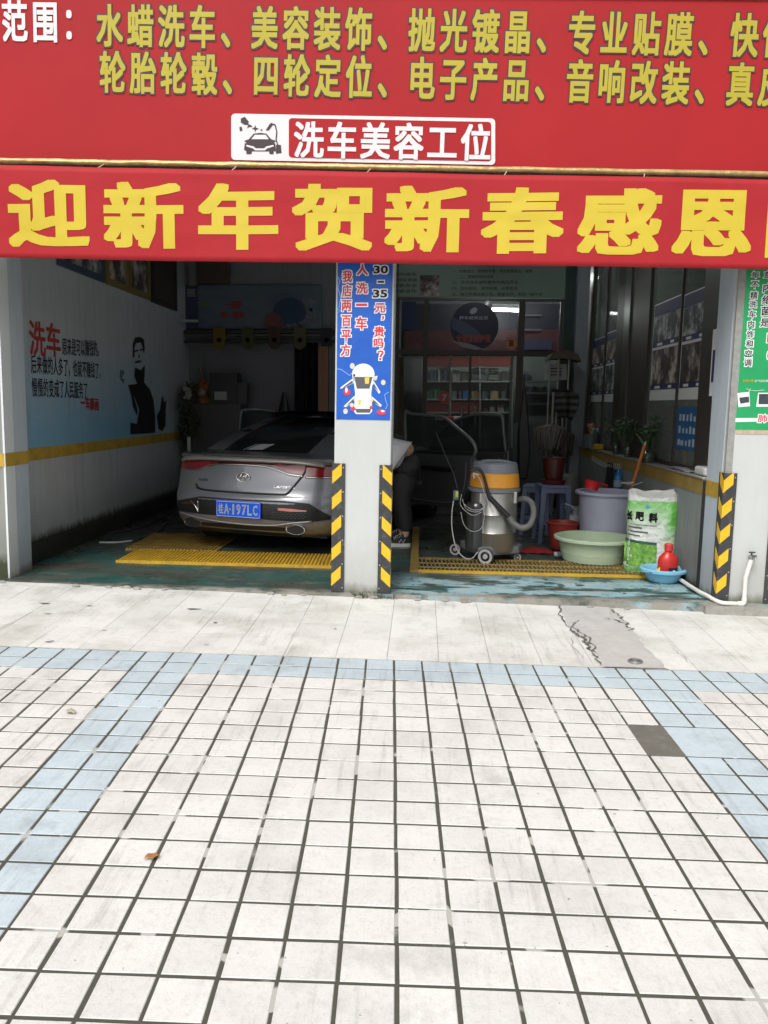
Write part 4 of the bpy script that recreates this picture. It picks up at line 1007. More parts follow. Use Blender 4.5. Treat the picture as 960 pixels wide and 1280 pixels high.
hd = MB().lathe([(R*.99, h2), (R*1.0, h2+.01), (R*.94, ht_), (R*.88, ht_+.012), (R*.60, ht_+.012), (R*.55, ht_-.015), (.001, ht_-.015)], (vcx, VY_, 0), 40).build('motor_head', m_vg, vac, smooth='auto')
MB().tube(catmull([(vcx-.13, VY_-.05, ht_-.005), (vcx-.10, VY_-.05, ht_+.018), (vcx+.08, VY_-.05, ht_+.018), (vcx+.16, VY_-.05, ht_-.005)], 5), .016, 8).build('carry_handle', m_vg, hd, smooth=True)
for s_ in (-1, 1):
    MB().cham((vcx+s_*R*.72+.02, VY_-R*.72, hb-.045), (.030, .03, .10), .006).build('clamp', m_steel, vac)
plast('label_black', (.03, .03, .03))
MB().lathe([(.001, .10), (.085, .10), (.09, .13), (.09, .50), (.08, .52), (.001, .52)], (vcx-.160, VY_-.10, 0), 24).build('side_cylinder', mat('dark_grey_cylinder', (.06, .062, .065), rough=.2, metal=.4), vac)  # dark upright cylinder at the left side of the drum
plast('vac_black', (.025, .025, .027))
# trolley
tz = .045
tr = MB(); A_, B_, C_ = Vector((.578, 7.12, 0)), Vector((.354, 7.50, 0)), Vector((.869, 7.38, 0))
tr.prism([(.45, 7.60, .075), (.37, 7.50, .075), (.50, 7.15, .075), (.60, 7.10, .075), (.88, 7.25, .075), (.92, 7.38, .075), (.85, 7.60, .075)], VZ, .07)
trl = tr.build('trolley_base', plast('trolley_grey', (.16, .17, .18)), vac, bevel=.015)
for (x, y), r in (((A_.x, A_.y-.02), .072), ((B_.x-.02, B_.y), .058), ((C_.x+.01, C_.y-.08), .036), ((.80, 7.62), .036)):
    ax = Vector((-.45, -.9, 0)).normalized()
    w_ = MB().lathe([(.001, -.012), (r*.84, -.014), (r, -.010), (r, .012), (r*.84, .016)], (x, y, r), 28, ax=ax, cap=False).build('wheel', m_rub, trl, smooth='auto')
    MB().lathe([(r*.60, .016), (r*.88, .018), (r*.90, .010)], (x, y, r), 28, ax=ax, cap=False).lathe([(.001, .02), (r*.3, .018), (r*.32, .012)], (x, y, r), 16, ax=ax, cap=False).build('wheel_ring', plast('wheel_grey', (.42, .42, .41)), w_, smooth='auto')
vh = lambda x, y, d=-.24: PY(x, y, VY_+d)
MB().tube(catmull([vh(588, 589), vh(598, 586), vh(604, 594), vh(609, 612), vh(612, 625)], 5), .013, 8).build('hose_neck', plast('vac_black', (.025, .025, .027)), vac, smooth=True)
MB().tube([vh(612, 622), vh(638, 648)], .022, 10).build('wand', plast('vac_black', (.025, .025, .027)), vac, smooth='auto')
hp_ = catmull([vh(636, 646), vh(642, 654), vh(652, 660, -.22), vh(662, 656, -.15), vh(667, 643, -.1), vh(665, 630, -.05), vh(658, 624, 0), vh(648, 624, .05)], 14)
MB().tube(hp_, [.0235+(.004 if i % 2 else 0) for i in range(len(hp_))], 10).build('hose', plast('hose_grey', (.17, .17, .17), rough=.6), vac, smooth='auto')
MB().tube(catmull([vh(594, 592), vh(600, 600), vh(606, 618), vh(613, 634), vh(617, 640)], 5), .0035, 5).tube(catmull([vh(598, 594), vh(592, 592), vh(593, 598)], 4), .008, 6).build('cord_hook', plast('pale_cord', (.45, .45, .44)), vac, smooth=True)
for i, pts in enumerate([((577, 618), (576, 632), (590, 644), (602, 640)), ((578, 624), (583, 636), (596, 640), (606, 634)), ((576, 640), (580, 656), (590, 664), (602, 660), (606, 640)), ((580, 630), (590, 637), (602, 636), (607, 628))]):
    MB().tube(catmull([vh(x, y, -.22) for x, y in pts], 5), .003, 5).build('wound_cord', plast('pale_cord', (.45, .45, .44)), vac, smooth=True)
ec = thing('extension_cord', 'black cord with an inline switch box and white tail hanging left of the vacuum', 'cord', (.36, 7.2, 0))
MB().tube(catmull([PY(545, 540, 7.3), PY(558, 572, 7.25), PY(567, 592, 7.2), PY(572, 612, 7.15)], 5), .005, 6).build('cord', plast('vac_black', (.025, .025, .027)), ec, smooth=True)
MB().cham(PY(570, 619, 7.12), (.050, .035, .085), .012).build('switch_box', plast('switch_box_grey', (.13, .16, .15)), ec)
MB().cham(PY(571, 618, 7.095), (.022, .006, .045), .004).build('switch_light', plast('yellow_green', (.50, .52, .12)), ec)
MB().tube(catmull([PY(567, 626, 7.12), PY(565, 640, 7.1), PY(565, 660, 7.08), PY(570, 684, 7.05), PY(580, 697, 7.04), PY(590, 698, 7.0), PY(597, 690, 6.98)], 6), .005, 6).build('white_tail', plast('pale_cord', (.45, .45, .44)), ec, smooth=True)

# --- basins, buckets, tub
def vessel(name, label, cat, c, r0, r1, h, M, rimw=.015, n=48, t=.004, group=None, rings=(), sq=1.0):
    T = thing(name, label, cat, c)
    prof = [(.001, .0), (r0*.94, 0), (r0, .012)]
    for i in range(1, 7):
        f = i/6; prof.append((r0+(r1-r0)*f**.9, .012+(h-.012)*f))
    for rg in rings: pass
    dr = min(.02, rimw*.7); prof += [(r1+.001, h-.002), (r1+rimw*.9, h-.002), (r1+rimw*.9, h-dr), (r1+rimw, h-dr), (r1+rimw+.002, h), (r1+rimw*.8, h+.006), (r1+rimw*.2, h+.008), (r1-.004, h+.002)]
    prof += [(r1-t-(r1-r0)*f**.9*1.0, h-(h-.02)*f) for f in (.2, .4, .6, .8, .97)] + [(.001, .016)]
    MB().lathe(prof, c, n, cap=False, sx=sq).build('bowl' if cat == 'basin' else 'shell', M, T, smooth='auto')
    for rg in rings:
        z = .012+(h-.012)*rg; r = r0+(r1-r0)*rg**.9
        MB().lathe([(r-.002, z-.004), (r+.004, z), (r-.002, z+.004)], c, n, cap=False, sx=sq).build('ridge', M, T, smooth=True)
    return T
gb = Vector((PY(742, 690, 7.36).x, 7.36, .012))
vessel('wash_basin', 'wide pale green plastic basin on the yellow floor grate', 'basin', gb, .268, .316, .215, plast('pale_green_plastic', (.46, .57, .40), rough=.42), rimw=.036, rings=(.35,))
bb_ = Vector((PY(829, 715, 6.62).x, 6.62, .004))
T = vessel('wash_basin', 'small sky blue basin by the white pipe holding a red bottle', 'basin', bb_, .125, .158, .095, plast('sky_blue_plastic', (.22, .50, .68)), rimw=.026, n=40)
for s_ in (-1,): MB().cham(bb_+Vector((s_*.13, -.13, .095)), (.05, .03, .012), .005).build('grip', plast('sky_blue_plastic', (.22, .50, .68)), T)
bt = thing('bleach_bottle', 'red bottle with red cap standing in the small blue basin', 'bottle', bb_+Vector((.035, .01, .02)))
bc = bb_+Vector((.035, .01, .02))
MB().lathe([(.001, 0), (.072, 0), (.079, .012), (.079, .135), (.072, .165), (.044, .197), (.028, .212), (.028, .225), (.001, .225)], bc, 28, sy=.75).build('body', plast('red_bottle_plastic', (.55, .03, .025), rough=.25), bt, smooth='auto')
MB().lathe([(.033, .218), (.034, .268), (.028, .276), (.001, .276)], bc, 20).build('cap', plast('red_cap', (.60, .05, .04)), bt, smooth='auto')
lb = MB(); lb.grid(lambda u, v: bc+Vector((.0795*sin((u-.1)*1.3), -.0812*.75*cos((u-.1)*1.3)-.0005, .02+v*.07)), 6, 3)
l_ = lb.build('bottle_label', plast('label_black', (.03, .03, .03)), bt)
lb = MB(); lb.lathe([(.001, .002), (.014, .002), (.016, 0)], bc+Vector((.035, -.0585, .055)), 14, ax=(.35, -.93, 0)); lb.build('label_mark', m_white, l_)
tag(MB().prism([bb_+Vector(p) for p in ((-.075, -.02, .03), (.01, -.02, .03), (.012, -.02, .10), (-.01, -.02, .135), (-.03, -.02, .12))], VY, .045).build('sponge', plast('yellow_sponge', (.72, .60, .04), rough=.9), None, bevel=.006), 'yellow sponge leaning on the red bottle in the blue basin', 'sponge')
tu = Vector((PY(758, 640, 7.9).x, 7.9, 0.012))
vessel('storage_tub', 'tall lavender plastic tub behind the pale green basin', 'tub', tu, .228, .262, vh(757, 616, .57).z, plast('lavender_plastic', (.43, .44, .56), rough=.4), rimw=.034)
tubz = vh(757, 616, .57).z
ld = thing('water_scoop', 'bright red plastic scoop lying on the rim of the lavender tub', 'scoop', tu+Vector((-.1, -.05, tubz)))
ax_ = Vector((-.35, .1, -.9)).normalized(); c_ = PY(740, 607, 7.80)
MB().lathe([(.001, -.035), (.06, -.035), (.075, .04), (.080, .045), (.070, .04), (.056, -.028)], c_, 28, ax=-ax_*-1 if False else Vector((.25, 0, .97))).build('bowl', plast('red_scoop', (.60, .025, .03)), ld, smooth='auto')
MB().tube([c_+Vector((.06, 0, .02)), c_+Vector((.15, .06, -.002))], .012, 8).build('handle', plast('red_scoop', (.60, .025, .03)), ld, smooth='auto')
rb = Vector((PY(703, 675, 7.98).x, 7.98, 0.012))
T = vessel('bucket', 'dull red bucket on the floor behind the green basin', 'bucket', rb, .115, .148, .25, plast('dull_red_plastic', (.30, .04, .03)), rimw=.012)
# stools
def stool(label, c, rot, w, h, M, group='low plastic stools'):
    T = thing('plastic_stool', label, 'stool', c, group)
    Rz = Matrix.Rotation(rot, 4, 'Z'); Mx = Matrix.Translation(c) @ Rz
    MB(Mx).cham((0, 0, h-.015), (w, w*.86, .03), .008).build('seat', M, T)
    MB(Mx).box((0, -w*.36, h-.055), (w*.86, .010, .05)).box((0, w*.36, h-.055), (w*.86, .010, .05)).box((w*.42, 0, h-.055), (.010, w*.7, .05)).box((-w*.42, 0, h-.055), (.010, w*.7, .05)).build('apron', M, T)
    for sx_ in (-1, 1):
        for sy_ in (-1, 1):
            a = Vector((sx_*w*.41, sy_*w*.35, h-.03)); b_ = Vector((sx_*w*.50, sy_*w*.43, 0)); pts = []
            k = .026; MB(Mx).add([a+Vector((-k, -k*.6, 0)), a+Vector((k, -k*.6, 0)), a+Vector((k, k*.6, 0)), a+Vector((-k, k*.6, 0)), b_+Vector((-k*.7, -k*.5, 0)), b_+Vector((k*.7, -k*.5, 0)), b_+Vector((k*.7, k*.5, 0)), b_+Vector((-k*.7, k*.5, 0))], [(0, 1, 2, 3), (7, 6, 5, 4), (0, 4, 5, 1), (1, 5, 6, 2), (2, 6, 7, 3), (3, 7, 4, 0)]).build('leg', M, T)
    MB(Mx).box((0, -w*.40, h*.35), (w*.88, .012, .04)).box((w*.46, 0, h*.35), (.012, w*.8, .04)).box((-w*.46, 0, h*.35), (.012, w*.8, .04)).build('stretcher', M, T)
    return T
m_stool = plast('blue_grey_plastic', (.12, .15, .24))
sc_ = Vector((PY(690, 640, 8.45).x, 8.45, 0))
stool('blue grey plastic stool with a red bucket on it', sc_, .12, .30, PY(690, 607, 8.30).z, m_stool)
shz = PY(690, 607, 8.30).z
stool('second blue grey stool half hidden behind the first and the vacuum hose', Vector((PY(671, 640, 8.95).x, 8.95, 0)), -.3, .28, PY(671, 606, 8.9).z, m_stool)
stool('small white stool behind the lavender tub', Vector((PY(719, 640, 8.6).x, 8.6, 0)), .1, .24, .34, plast('dirty_white_plastic', (.28, .29, .30)))
vessel('bucket', 'dark red bucket standing on the blue grey stool', 'bucket', Vector((sc_.x-.0, sc_.y, shz+.05)), .09, .115, .215, plast('dark_red_plastic', (.06, .009, .009)), rimw=.010)
tag(MB().lathe([(.001, 0), (.11, 0), (.125, .045), (.12, .048), (.001, .03)], Vector((sc_.x, sc_.y, shz+.002)), 28).build('tray', plast('dark_red_tray', (.08, .012, .015)), None, smooth='auto'), 'shallow dark red dish under the bucket on the stool', 'dish')
jc = Vector((PY(712, 600, 9.0).x, 9.0, 0))
tag(MB().lathe([(.001, .0), (.11, 0), (.13, .1), (.13, .40), (.10, .62), (.07, .65), (.001, .65)], jc, 24).build('grey_jar', plast('dusty_jar', (.10, .10, .085), rough=.5), None, smooth='auto'), 'dusty grey jar behind the dark red bucket on the stool', 'jar')
jg = thing('detergent_jug', 'white plastic jug with dark label between stool and lavender tub', 'jug', (PY(718, 640, 8.2).x, 8.2, 0))
c_ = Vector((PY(719, 650, 8.2).x, 8.2, 0))
MB().cham(c_+VZ*.16, (.13, .10, .31), .02).lathe([(.025, .31), (.025, .35), (.001, .355)], c_, 14).build('jug', plast('dirty_white_plastic', (.28, .29, .30)), jg, smooth='auto')
MB().cham(c_+Vector((0, -.052, .15)), (.10, .004, .15), .001).build('jug_label', plast('navy_print', (.02, .03, .08)), jg)
MB().tube(catmull([c_+Vector((-.11, 0, .42)), c_+Vector((-.03, 0, .39)), c_+Vector((.05, 0, .31))], 4), .006, 6).build('strap', plast('pale_cord', (.45, .45, .44)), jg)
# fertiliser sack
BGc = Vector((1.905, 6.93, .018)); BW, BH, BD = .40, .655, .22
Bm = Matrix.Translation(BGc) @ Matrix.Rotation(radians(-8), 4, 'Z')
def sack(u, v):
    """u around 0..1, v height"""
    a = u*2*pi; e = .55
    w = BW/2*(1+.04*sin(v*9+1)-.02*v)*(1-.10*(1-v)**6); d = BD/2*(1.15-.40*v)*(1-.2*(1-v)**6)
    x = w*(abs(cos(a))**e)*(1 if cos(a) >= 0 else -1); y = d*(abs(sin(a))**.8)*(1 if sin(a) >= 0 else -1)
    x += .030*v+.012*sin(v*5); k = noise.noise(Vector((x*9, y*9+5, v*7)))*.022+noise.noise(Vector((x*24, y*24, v*24)))*.011+.007*abs(noise.noise(Vector((x*30+v*22, y*8, v*10))))
    top = BH*(1-.05*(x/w if w else 0)+.03*sin(x*25)) if v > .98 else BH
    return Vector((x*(1+k*2), y*(1+k*3)+k, v*BH+max(0, v-.8)*5*((y/d)*.022+.026*(x/w)**2-.012+.006*sin(x*40))))
m_sack = mat('green_white_sack', (.62, .66, .62), rough=.45); N, L, b = nodes_of(m_sack)
tcn = N.new('ShaderNodeTexCoord'); inv = N.new('ShaderNodeMapping'); inv.vector_type = 'TEXTURE'; inv.inputs['Location'].default_value = BGc; inv.inputs['Rotation'].default_value = (0, 0, radians(-8)); L.new(tcn.outputs['Object'], inv.inputs[0]); p = inv.outputs[0]
sp = N.new('ShaderNodeSeparateXYZ'); L.new(p, sp.inputs[0])
gtop = mathn(N, L, 'MULTIPLY', rng(sp.outputs['Z'], .36, .56), 1.0)
gside = mathn(N, L, 'MAXIMUM', rng(sp.outputs['X'], .07, .17), rng(sp.outputs['X'], -.15, -.20))
nz = N.new('ShaderNodeTexNoise'); nz.inputs['Scale'].default_value = 17; nz.inputs['Detail'].default_value = 5; nz.inputs['Distortion'].default_value = 1.5; L.new(p, nz.inputs['Vector'])
bp = N.new('ShaderNodeBump'); bp.inputs['Strength'].default_value = .8; bp.inputs['Distance'].default_value = .02; L.new(nz.outputs['Fac'], bp.inputs['Height']); L.new(bp.outputs[0], b.inputs['Normal'])
f = mathn(N, L, 'MAXIMUM', mathn(N, L, 'MULTIPLY', gside, rng(sp.outputs['Z'], .20, .42)), mathn(N, L, 'MULTIPLY', gtop, .85))
c = mix(N, L, f, (.60, .64, .60), (.13, .46, .07))
c = mix(N, L, rng(sp.outputs['Z'], .055, .045), c, (.20, .42, .14))
c = mix(N, L, rng(sp.outputs['Z'], .585, .60), c, (.62, .64, .62))
c = mix(N, L, mathn(N, L, 'MULTIPLY', noisefac(N, L, p, 9, .5, .75), .25), c, (.34, .36, .32))
L.new(c, b.inputs['Base Color'])
sk = thing('fertiliser_sack', 'full white and green fertiliser sack with its top folded open by the low wall', 'sack', BGc)
mb = MB(Bm); mb.grid(sack, 90, 60)
mb.build('sack', m_sack, sk, smooth=True)
def sfront(x, z, off=.004):
    v = z/BH; best = None
    for i in range(57):
        q_ = sack(.5+i/112, v)
        if best is None or abs(q_.x-x) < abs(best.x-x): best = q_
    return Vector((x, best.y-off, z))
mb = MB(Bm); mb.grid(lambda u, v: (lambda q_: Vector((q_.x*(1-.10*v*(1)), q_.y*(1-v*.95)-.000, q_.z+.006*sin(u*43)*(1-v)-.055*v+.012*sin(u*19)*v)))(sack(u, .99)), 56, 8)
mb.build('folded_top', mat('sack_white_cloth', (.56, .57, .54), rough=.6, var=.2, vscale=12), sk, smooth=True)
m_veg = mat('leafy_print', (.03, .15, .015), rough=.45, col2=(.26, .52, .10), vscale=34)
mb = MB(Bm); mb.grid(lambda u, v: sfront(-.192+.25*u, .06+.190*v-.02*u), 12, 8); mb.build('leaf_print', m_veg, sk, smooth=True)
mb = MB(Bm); mb.grid(lambda u, v: sfront(-.185+.24*u, .252+.022*v-.02*u, .005), 12, 2); mb.build('dark_band', plast('sack_dark_green', (.03, .10, .05)), sk)
def sacktext(s, x, z, w, h, M, bold=.03):
    vs, fs = glyphs(s, bold); x0, x1 = min(v.x for v in vs), max(v.x for v in vs); y0, y1 = min(v.y for v in vs), max(v.y for v in vs)
    cx = sfront(x+w/2, z+h/2).y; dx = (sfront(x+w, z+h/2).y-sfront(x, z+h/2).y)/w
    MB(Bm).add([Vector((x+(v.x-x0)/(x1-x0)*w, cx+dx*((v.x-x0)/(x1-x0)-.5)*w-.004, z+(v.y-y0)/(y1-y0)*h)) for v in vs], fs).build('character', M, sk)
sacktext('肥', -.125, .425, .068, .080, m_black, .05); sacktext('料', -.020, .420, .072, .080, m_black, .05); sacktext('长', -.188, .432, .040, .076, m_black, .05)
mb = MB(Bm); mb.grid(lambda u, v: sfront(-.18+.23*u, .400+.004*v-.01*u), 10, 1)
for i in range(3):
    mb.grid(lambda u, v: sfront(-.17+(.10, .15, .09)[i]*u, (.370, .335, .305)[i]+.012*v-.006*u), 8, 1)
mb.build('small_print', plast('print_grey', (.10, .12, .10)), sk, kind='stuff')
mb = MB(Bm); c1 = sfront(-.03, .545); mb.prism([c1+Vector(p) for p in ((0, 0, .022), (.02, 0, 0), (0, 0, -.022), (-.02, 0, 0))], (0, -1, 0), .002); mb.build('emblem', plast('emblem_blue', (.10, .32, .50)), sk)
# broom handle with a twist of cord
bh = thing('broom_handle', 'orange broom handle leaning above the lavender tub beside the fertiliser sack', 'broom handle', (1.9, 7.4, 0))
pa, pb_ = PY(806, 556, 7.75), PY(784, 628, 7.85); dirv = (pb_-pa).normalized()
base_ = pb_+dirv*.30
MB().tube([pa, base_], .0155, 10).build('stick', plast('orange_wood', (.46, .15, .035), rough=.5), bh, smooth='auto')
MB().tube([pa-dirv*.03, pa+dirv*.01], [.006, .014], 10).build('tip', plast('tip_grey', (.40, .38, .34)), bh, smooth='auto')
q = random.Random(2); cc = PY(791, 603, 7.75)
MB().tube(catmull([cc+Vector((q.gauss(0, .035), -.02+q.gauss(0, .01), q.gauss(0, .018))) for _ in range(10)], 4), .0035, 5).build('cord_twist', plast('pale_cord', (.45, .45, .44)), bh, smooth=True)
# floor bits
rc = MB(); c_ = PZ(672, 690, 0)
rc.grid(lambda u, v: c_+Vector(((u-.55)*.36*(1-.3*v), (v-.5)*.24, .006+.035*abs(noise.noise(Vector((u*4, v*3, 1))))+.02*sin(u*pi)*sin(v*pi))), 20, 12)
tag(rc.build('red_cloth', plast('red_rag', (.33, .02, .02), rough=.85), None, smooth=True, solid=.004), 'crumpled red cloth on the floor right of the vacuum trolley', 'cloth')
hc = thing('hose_connector', 'small grey and white hose connector at the edge of the grate', 'connector', PZ(698, 697, 0))
c_ = PZ(697, 699, 0)+VZ*.045
MB().tube([c_+Vector((-.035, 0, 0)), c_+Vector((-.005, .0, 0))], .022, 12).build('white_end', plast('wheel_grey', (.42, .42, .41)), hc, smooth='auto')
MB().tube([c_+Vector((-.005, 0, 0)), c_+Vector((.07, .02, .0))], .026, 12).build('grey_end', plast('vac_grey_plastic', (.19, .21, .24)), hc, smooth='auto')

# ============================================================ GRATES
m_gyel = mat('yellow_grate', (.62, .38, .03), rough=.5, var=.3, vscale=6, dirt=((.16, .11, .04), .75, 14))
m_gdull = mat('worn_grate', (.38, .25, .06), rough=.6, var=.4, vscale=8, dirt=((.10, .08, .04), .8, 14))
lg = thing('floor_grate', 'bright yellow ribbed drain mat behind the grey car', 'grate', (-1.6, 7.0, 0))
Lc = [PZ(150, 704), PZ(413, 712), PZ(413, 697), PZ(168, 688)]
y0_, y1_ = 6.76, 7.30
def rib(mb, a, b_, w=.014, h=.010, z=.004):
    d = (b_-a); n_ = Vector((-d.y, d.x, 0)).normalized()*w/2
    mb.add([a-n_+VZ*z, a+n_+VZ*z, b_+n_+VZ*z, b_-n_+VZ*z, a-n_*.6+VZ*(z+h), a+n_*.6+VZ*(z+h), b_+n_*.6+VZ*(z+h), b_-n_*.6+VZ*(z+h)], [(4, 5, 6, 7), (0, 1, 5, 4), (1, 2, 6, 5), (2, 3, 7, 6), (3, 0, 4, 7)])
MB().box2((-2.52, y0_, .001), (-.25, y1_, .012)).build('base_sheet', m_gdull, lg)
mb = MB(); x = -2.51
while x < -.27: rib(mb, Vector((x, y0_+.01, .008)), Vector((x-.02, y1_-.01, .008)), .0235, .013); x += .031
mb.build('ribs', m_gyel, lg, kind='stuff')
MB().box2((-2.53, y0_-.02, .001), (-.24, y0_, .026)).build('edge_strip', m_gyel, lg)
MB().box2((-2.66, 7.33, .001), (-1.83, 8.25, .012)).build('base_sheet', m_gdull, lg)
mb = MB(); x = -2.65
while x < -1.86: rib(mb, Vector((x, 7.34, .008)), Vector((x-.02, 8.24, .008)), .0235, .012); x += .031
mb.build('ribs', m_gdull, lg, kind='stuff')
rg = thing('floor_grate', 'worn yellow open mesh drain grate under the green basin', 'grate', (1, 7.0, 0))
gx0_, gx1_, gy0, gy1 = .0, 1.98, 6.68, 7.27
MB().box2((gx0_, gy0, .001), (gx1_, gy0+.03, .022)).build('frame', m_gyel, rg)
MB().box2((gx0_, gy1-.02, .001), (gx1_, gy1, .020)).build('frame', m_gdull, rg); MB().box2((gx0_-.07, gy0, .001), (gx0_, 9.1, .020)).build('frame', m_gdull, rg)
MB().box2((gx0_, gy0+.03, .0005), (gx1_, gy1-.02, .003)).build('pit', mat('drain_black', (.02, .018, .012), rough=.8), rg)
mb = MB(); x = gx0_+.02
while x < gx1_-.01: rib(mb, Vector((x, gy0+.03, .003)), Vector((x-.03, gy1-.02, .003)), .012, .014); x += .034
for y in (gy0+.18, gy0+.36): rib(mb, Vector((gx0_, y, .004)), Vector((gx1_, y, .004)), .010, .010)
mb.build('bars', mat('pale_worn_grate', (.36, .26, .09), rough=.6, var=.4, vscale=8, dirt=((.10, .08, .04), .6, 14)), rg, kind='stuff')
# hose lying on the floor of the left bay
ho = thing('water_hose', 'thin black hose with a pale end lying on the floor by the left wall', 'hose', (-2.6, 8, 0))
MB().tube(catmull([PZ(200, 652, .01), PZ(209, 650, .01), PZ(203, 661, .01), PZ(188, 669, .01), PZ(165, 676, .01)], 6), .012, 6).build('hose', m_rub, ho, smooth=True)
MB().tube(catmull([PZ(165, 676, .01), PZ(145, 678, .01), PZ(124, 678, .01)], 6), .010, 6).build('pale_end', plast('pale_cord', (.45, .45, .44)), ho, smooth=True)
MB().tube(catmull([PZ(112, 668, .01), PZ(150, 664, .01), PZ(185, 656, .01), PZ(215, 640, .01)], 6), .010, 6).build('black_run', m_rub, ho, smooth=True)

# ============================================================ PERSON bending into the car
PYY = 8.02
def J(x, y, d=0): return PY(x, y, PYY+d)
def skinmesh(name, joints, edges, radii, M, root, sub=2, rootv=0):
    me = bpy.data.meshes.new(name); me.from_pydata([tuple(j) for j in joints], edges, []); me.update()
    o = bpy.data.objects.new(name, me); COL.objects.link(o); me.materials.append(M)
    md = o.modifiers.new('skin', 'SKIN'); md.use_smooth_shade = True
    for i, r in enumerate(radii):
        sv = me.skin_vertices[0].data[i]; sv.radius = (r, r) if not isinstance(r, tuple) else r; sv.use_root = (i == rootv)
    md2 = o.modifiers.new('sub', 'SUBSURF'); md2.levels = sub; md2.render_levels = sub
    attach(o, root); return o
m_skin = mat('skin', (.48, .30, .21), rough=.55); m_shirt = mat('pale_grey_cotton', (.66, .65, .69), rough=.85, var=.12, vscale=14, bump=.3, bscale=30)
m_pants = mat('black_trousers', (.020, .020, .023), rough=.75); m_hair = mat('black_hair', (.012, .010, .010), rough=.6)
pe = thing('person', 'person in pale grey T-shirt, black trousers and black sneakers bending into the car', 'person', (J(505, 682).x, PYY, 0))
hip = J(508, 575); kn = (J(502, 626, -.09), J(498, 628, .12)); an = (J(508, 670, -.09), J(502, 668, .14)); 
hp2 = (J(508, 594, -.08), J(506, 594, .08)); belly = J(494, 569); chest = J(472, 560); neck = J(456, 556); head0 = J(446, 560); head1 = J(436, 566)
shl = (J(462, 560, -.16), J(462, 560, .16)); elb = (J(452, 592, -.2), J(446, 590, .2)); wr = (J(438, 615, -.16), J(430, 604, .16))
toe = (J(492, 678, -.11), J(486, 676, .12))
jt = [hip, belly, chest, neck, head0, head1]; ed_ = [(0, 1), (1, 2), (2, 3), (3, 4), (4, 5)]; rr = [.05, .06, .12, .055, .085, .080]
for k in (0, 1):
    b0 = len(jt); jt += [hp2[k], kn[k], an[k]+VZ*.0, an[k]+Vector((-.12, 0, -.055))]; ed_ += [(0, b0), (b0, b0+1), (b0+1, b0+2), (b0+2, b0+3)]; rr += [.07, .055, .038, .030]
    b0 = len(jt); jt += [shl[k], elb[k], wr[k]]; ed_ += [(2, b0), (b0, b0+1), (b0+1, b0+2)]; rr += [.055, .040, .026]
    d = (wr[k]-elb[k]).normalized(); pal = len(jt); jt.append(wr[k]+d*.07); ed_.append((pal-1, pal)); rr.append(.034)
    for f_ in range(5):
        off = Vector((.008*(f_-1.5), .018*(f_-1.5), 0)) if f_ < 4 else Vector((.03, -.035 if k else .035, .02))
        q1 = len(jt); L_ = (.035, .042, .040, .030, .03)[f_]; jt += [pal and jt[pal]+d*(.03 if f_ < 4 else -.02)+off, jt[pal]+d*(.03+L_ if f_ < 4 else .015)+off*1.15+Vector((-.012, 0, -.01))]
        ed_ += [(pal, q1), (q1, q1+1)]; rr += [.010, .008]
skinmesh('body', jt, ed_, rr, m_skin, pe)
hm_ = J(505, 570)
pj = [J(511, 582), J(505, 567)]; pe_ = [(0, 1)]; pr_ = [.170, .175]
MB().ball(J(506.5, 562), .085, 10, (1, 1.3, .9)).build('bare_back', m_skin, pe, smooth=True)
for k in (0, 1):
    b0 = len(pj); pj += [hp2[k], kn[k].lerp(hp2[k], .5)+Vector((.0, 0, 0)), kn[k], an[k].lerp(kn[k], .5)+Vector((.012, 0, 0)), an[k]+VZ*.035]; pe_ += [(0, b0), (b0, b0+1), (b0+1, b0+2), (b0+2, b0+3), (b0+3, b0+4)]; pr_ += [.135, .115, .092, .078, .058]
skinmesh('trousers', pj, pe_, pr_, m_pants, pe)
sj = [J(500, 571), J(494, 566), J(484, 560), chest+Vector((0, 0, .0)), J(462, 556)]; se = [(0, 1), (1, 2), (2, 3), (3, 4)]; sr = [.175, .180, .175, .160, .09]
sj += [J(493, 583)]; se += [(1, 5)]; sr += [.075]
for k in (0, 1):
    b0 = len(sj); sj += [shl[k], shl[k].lerp(elb[k], .6)]; se += [(3, b0), (b0, b0+1)]; sr += [.075, .066]
skinmesh('t_shirt', sj, se, sr, m_shirt, pe, rootv=2)
hr = MB().ball(J(440, 560)+VZ*.03, .105, 12, (1.05, .95, .95)); hr.build('hair', m_hair, pe, smooth=True)
fc = J(434, 571)
MB().ball(fc+Vector((-.055, -.03, .01)), .010, 6).ball(fc+Vector((-.055, .03, .01)), .010, 6).build('eyes', m_hair, pe, kind='stuff')
MB().ball(fc+Vector((-.07, 0, -.012)), .014, 6, (1, .8, 1.3)).build('nose', m_skin, pe, smooth=True)
m_shoe = mat('black_sneaker', (.018, .018, .02), rough=.7); m_sole = mat('white_sole', (.62, .62, .60), rough=.6)
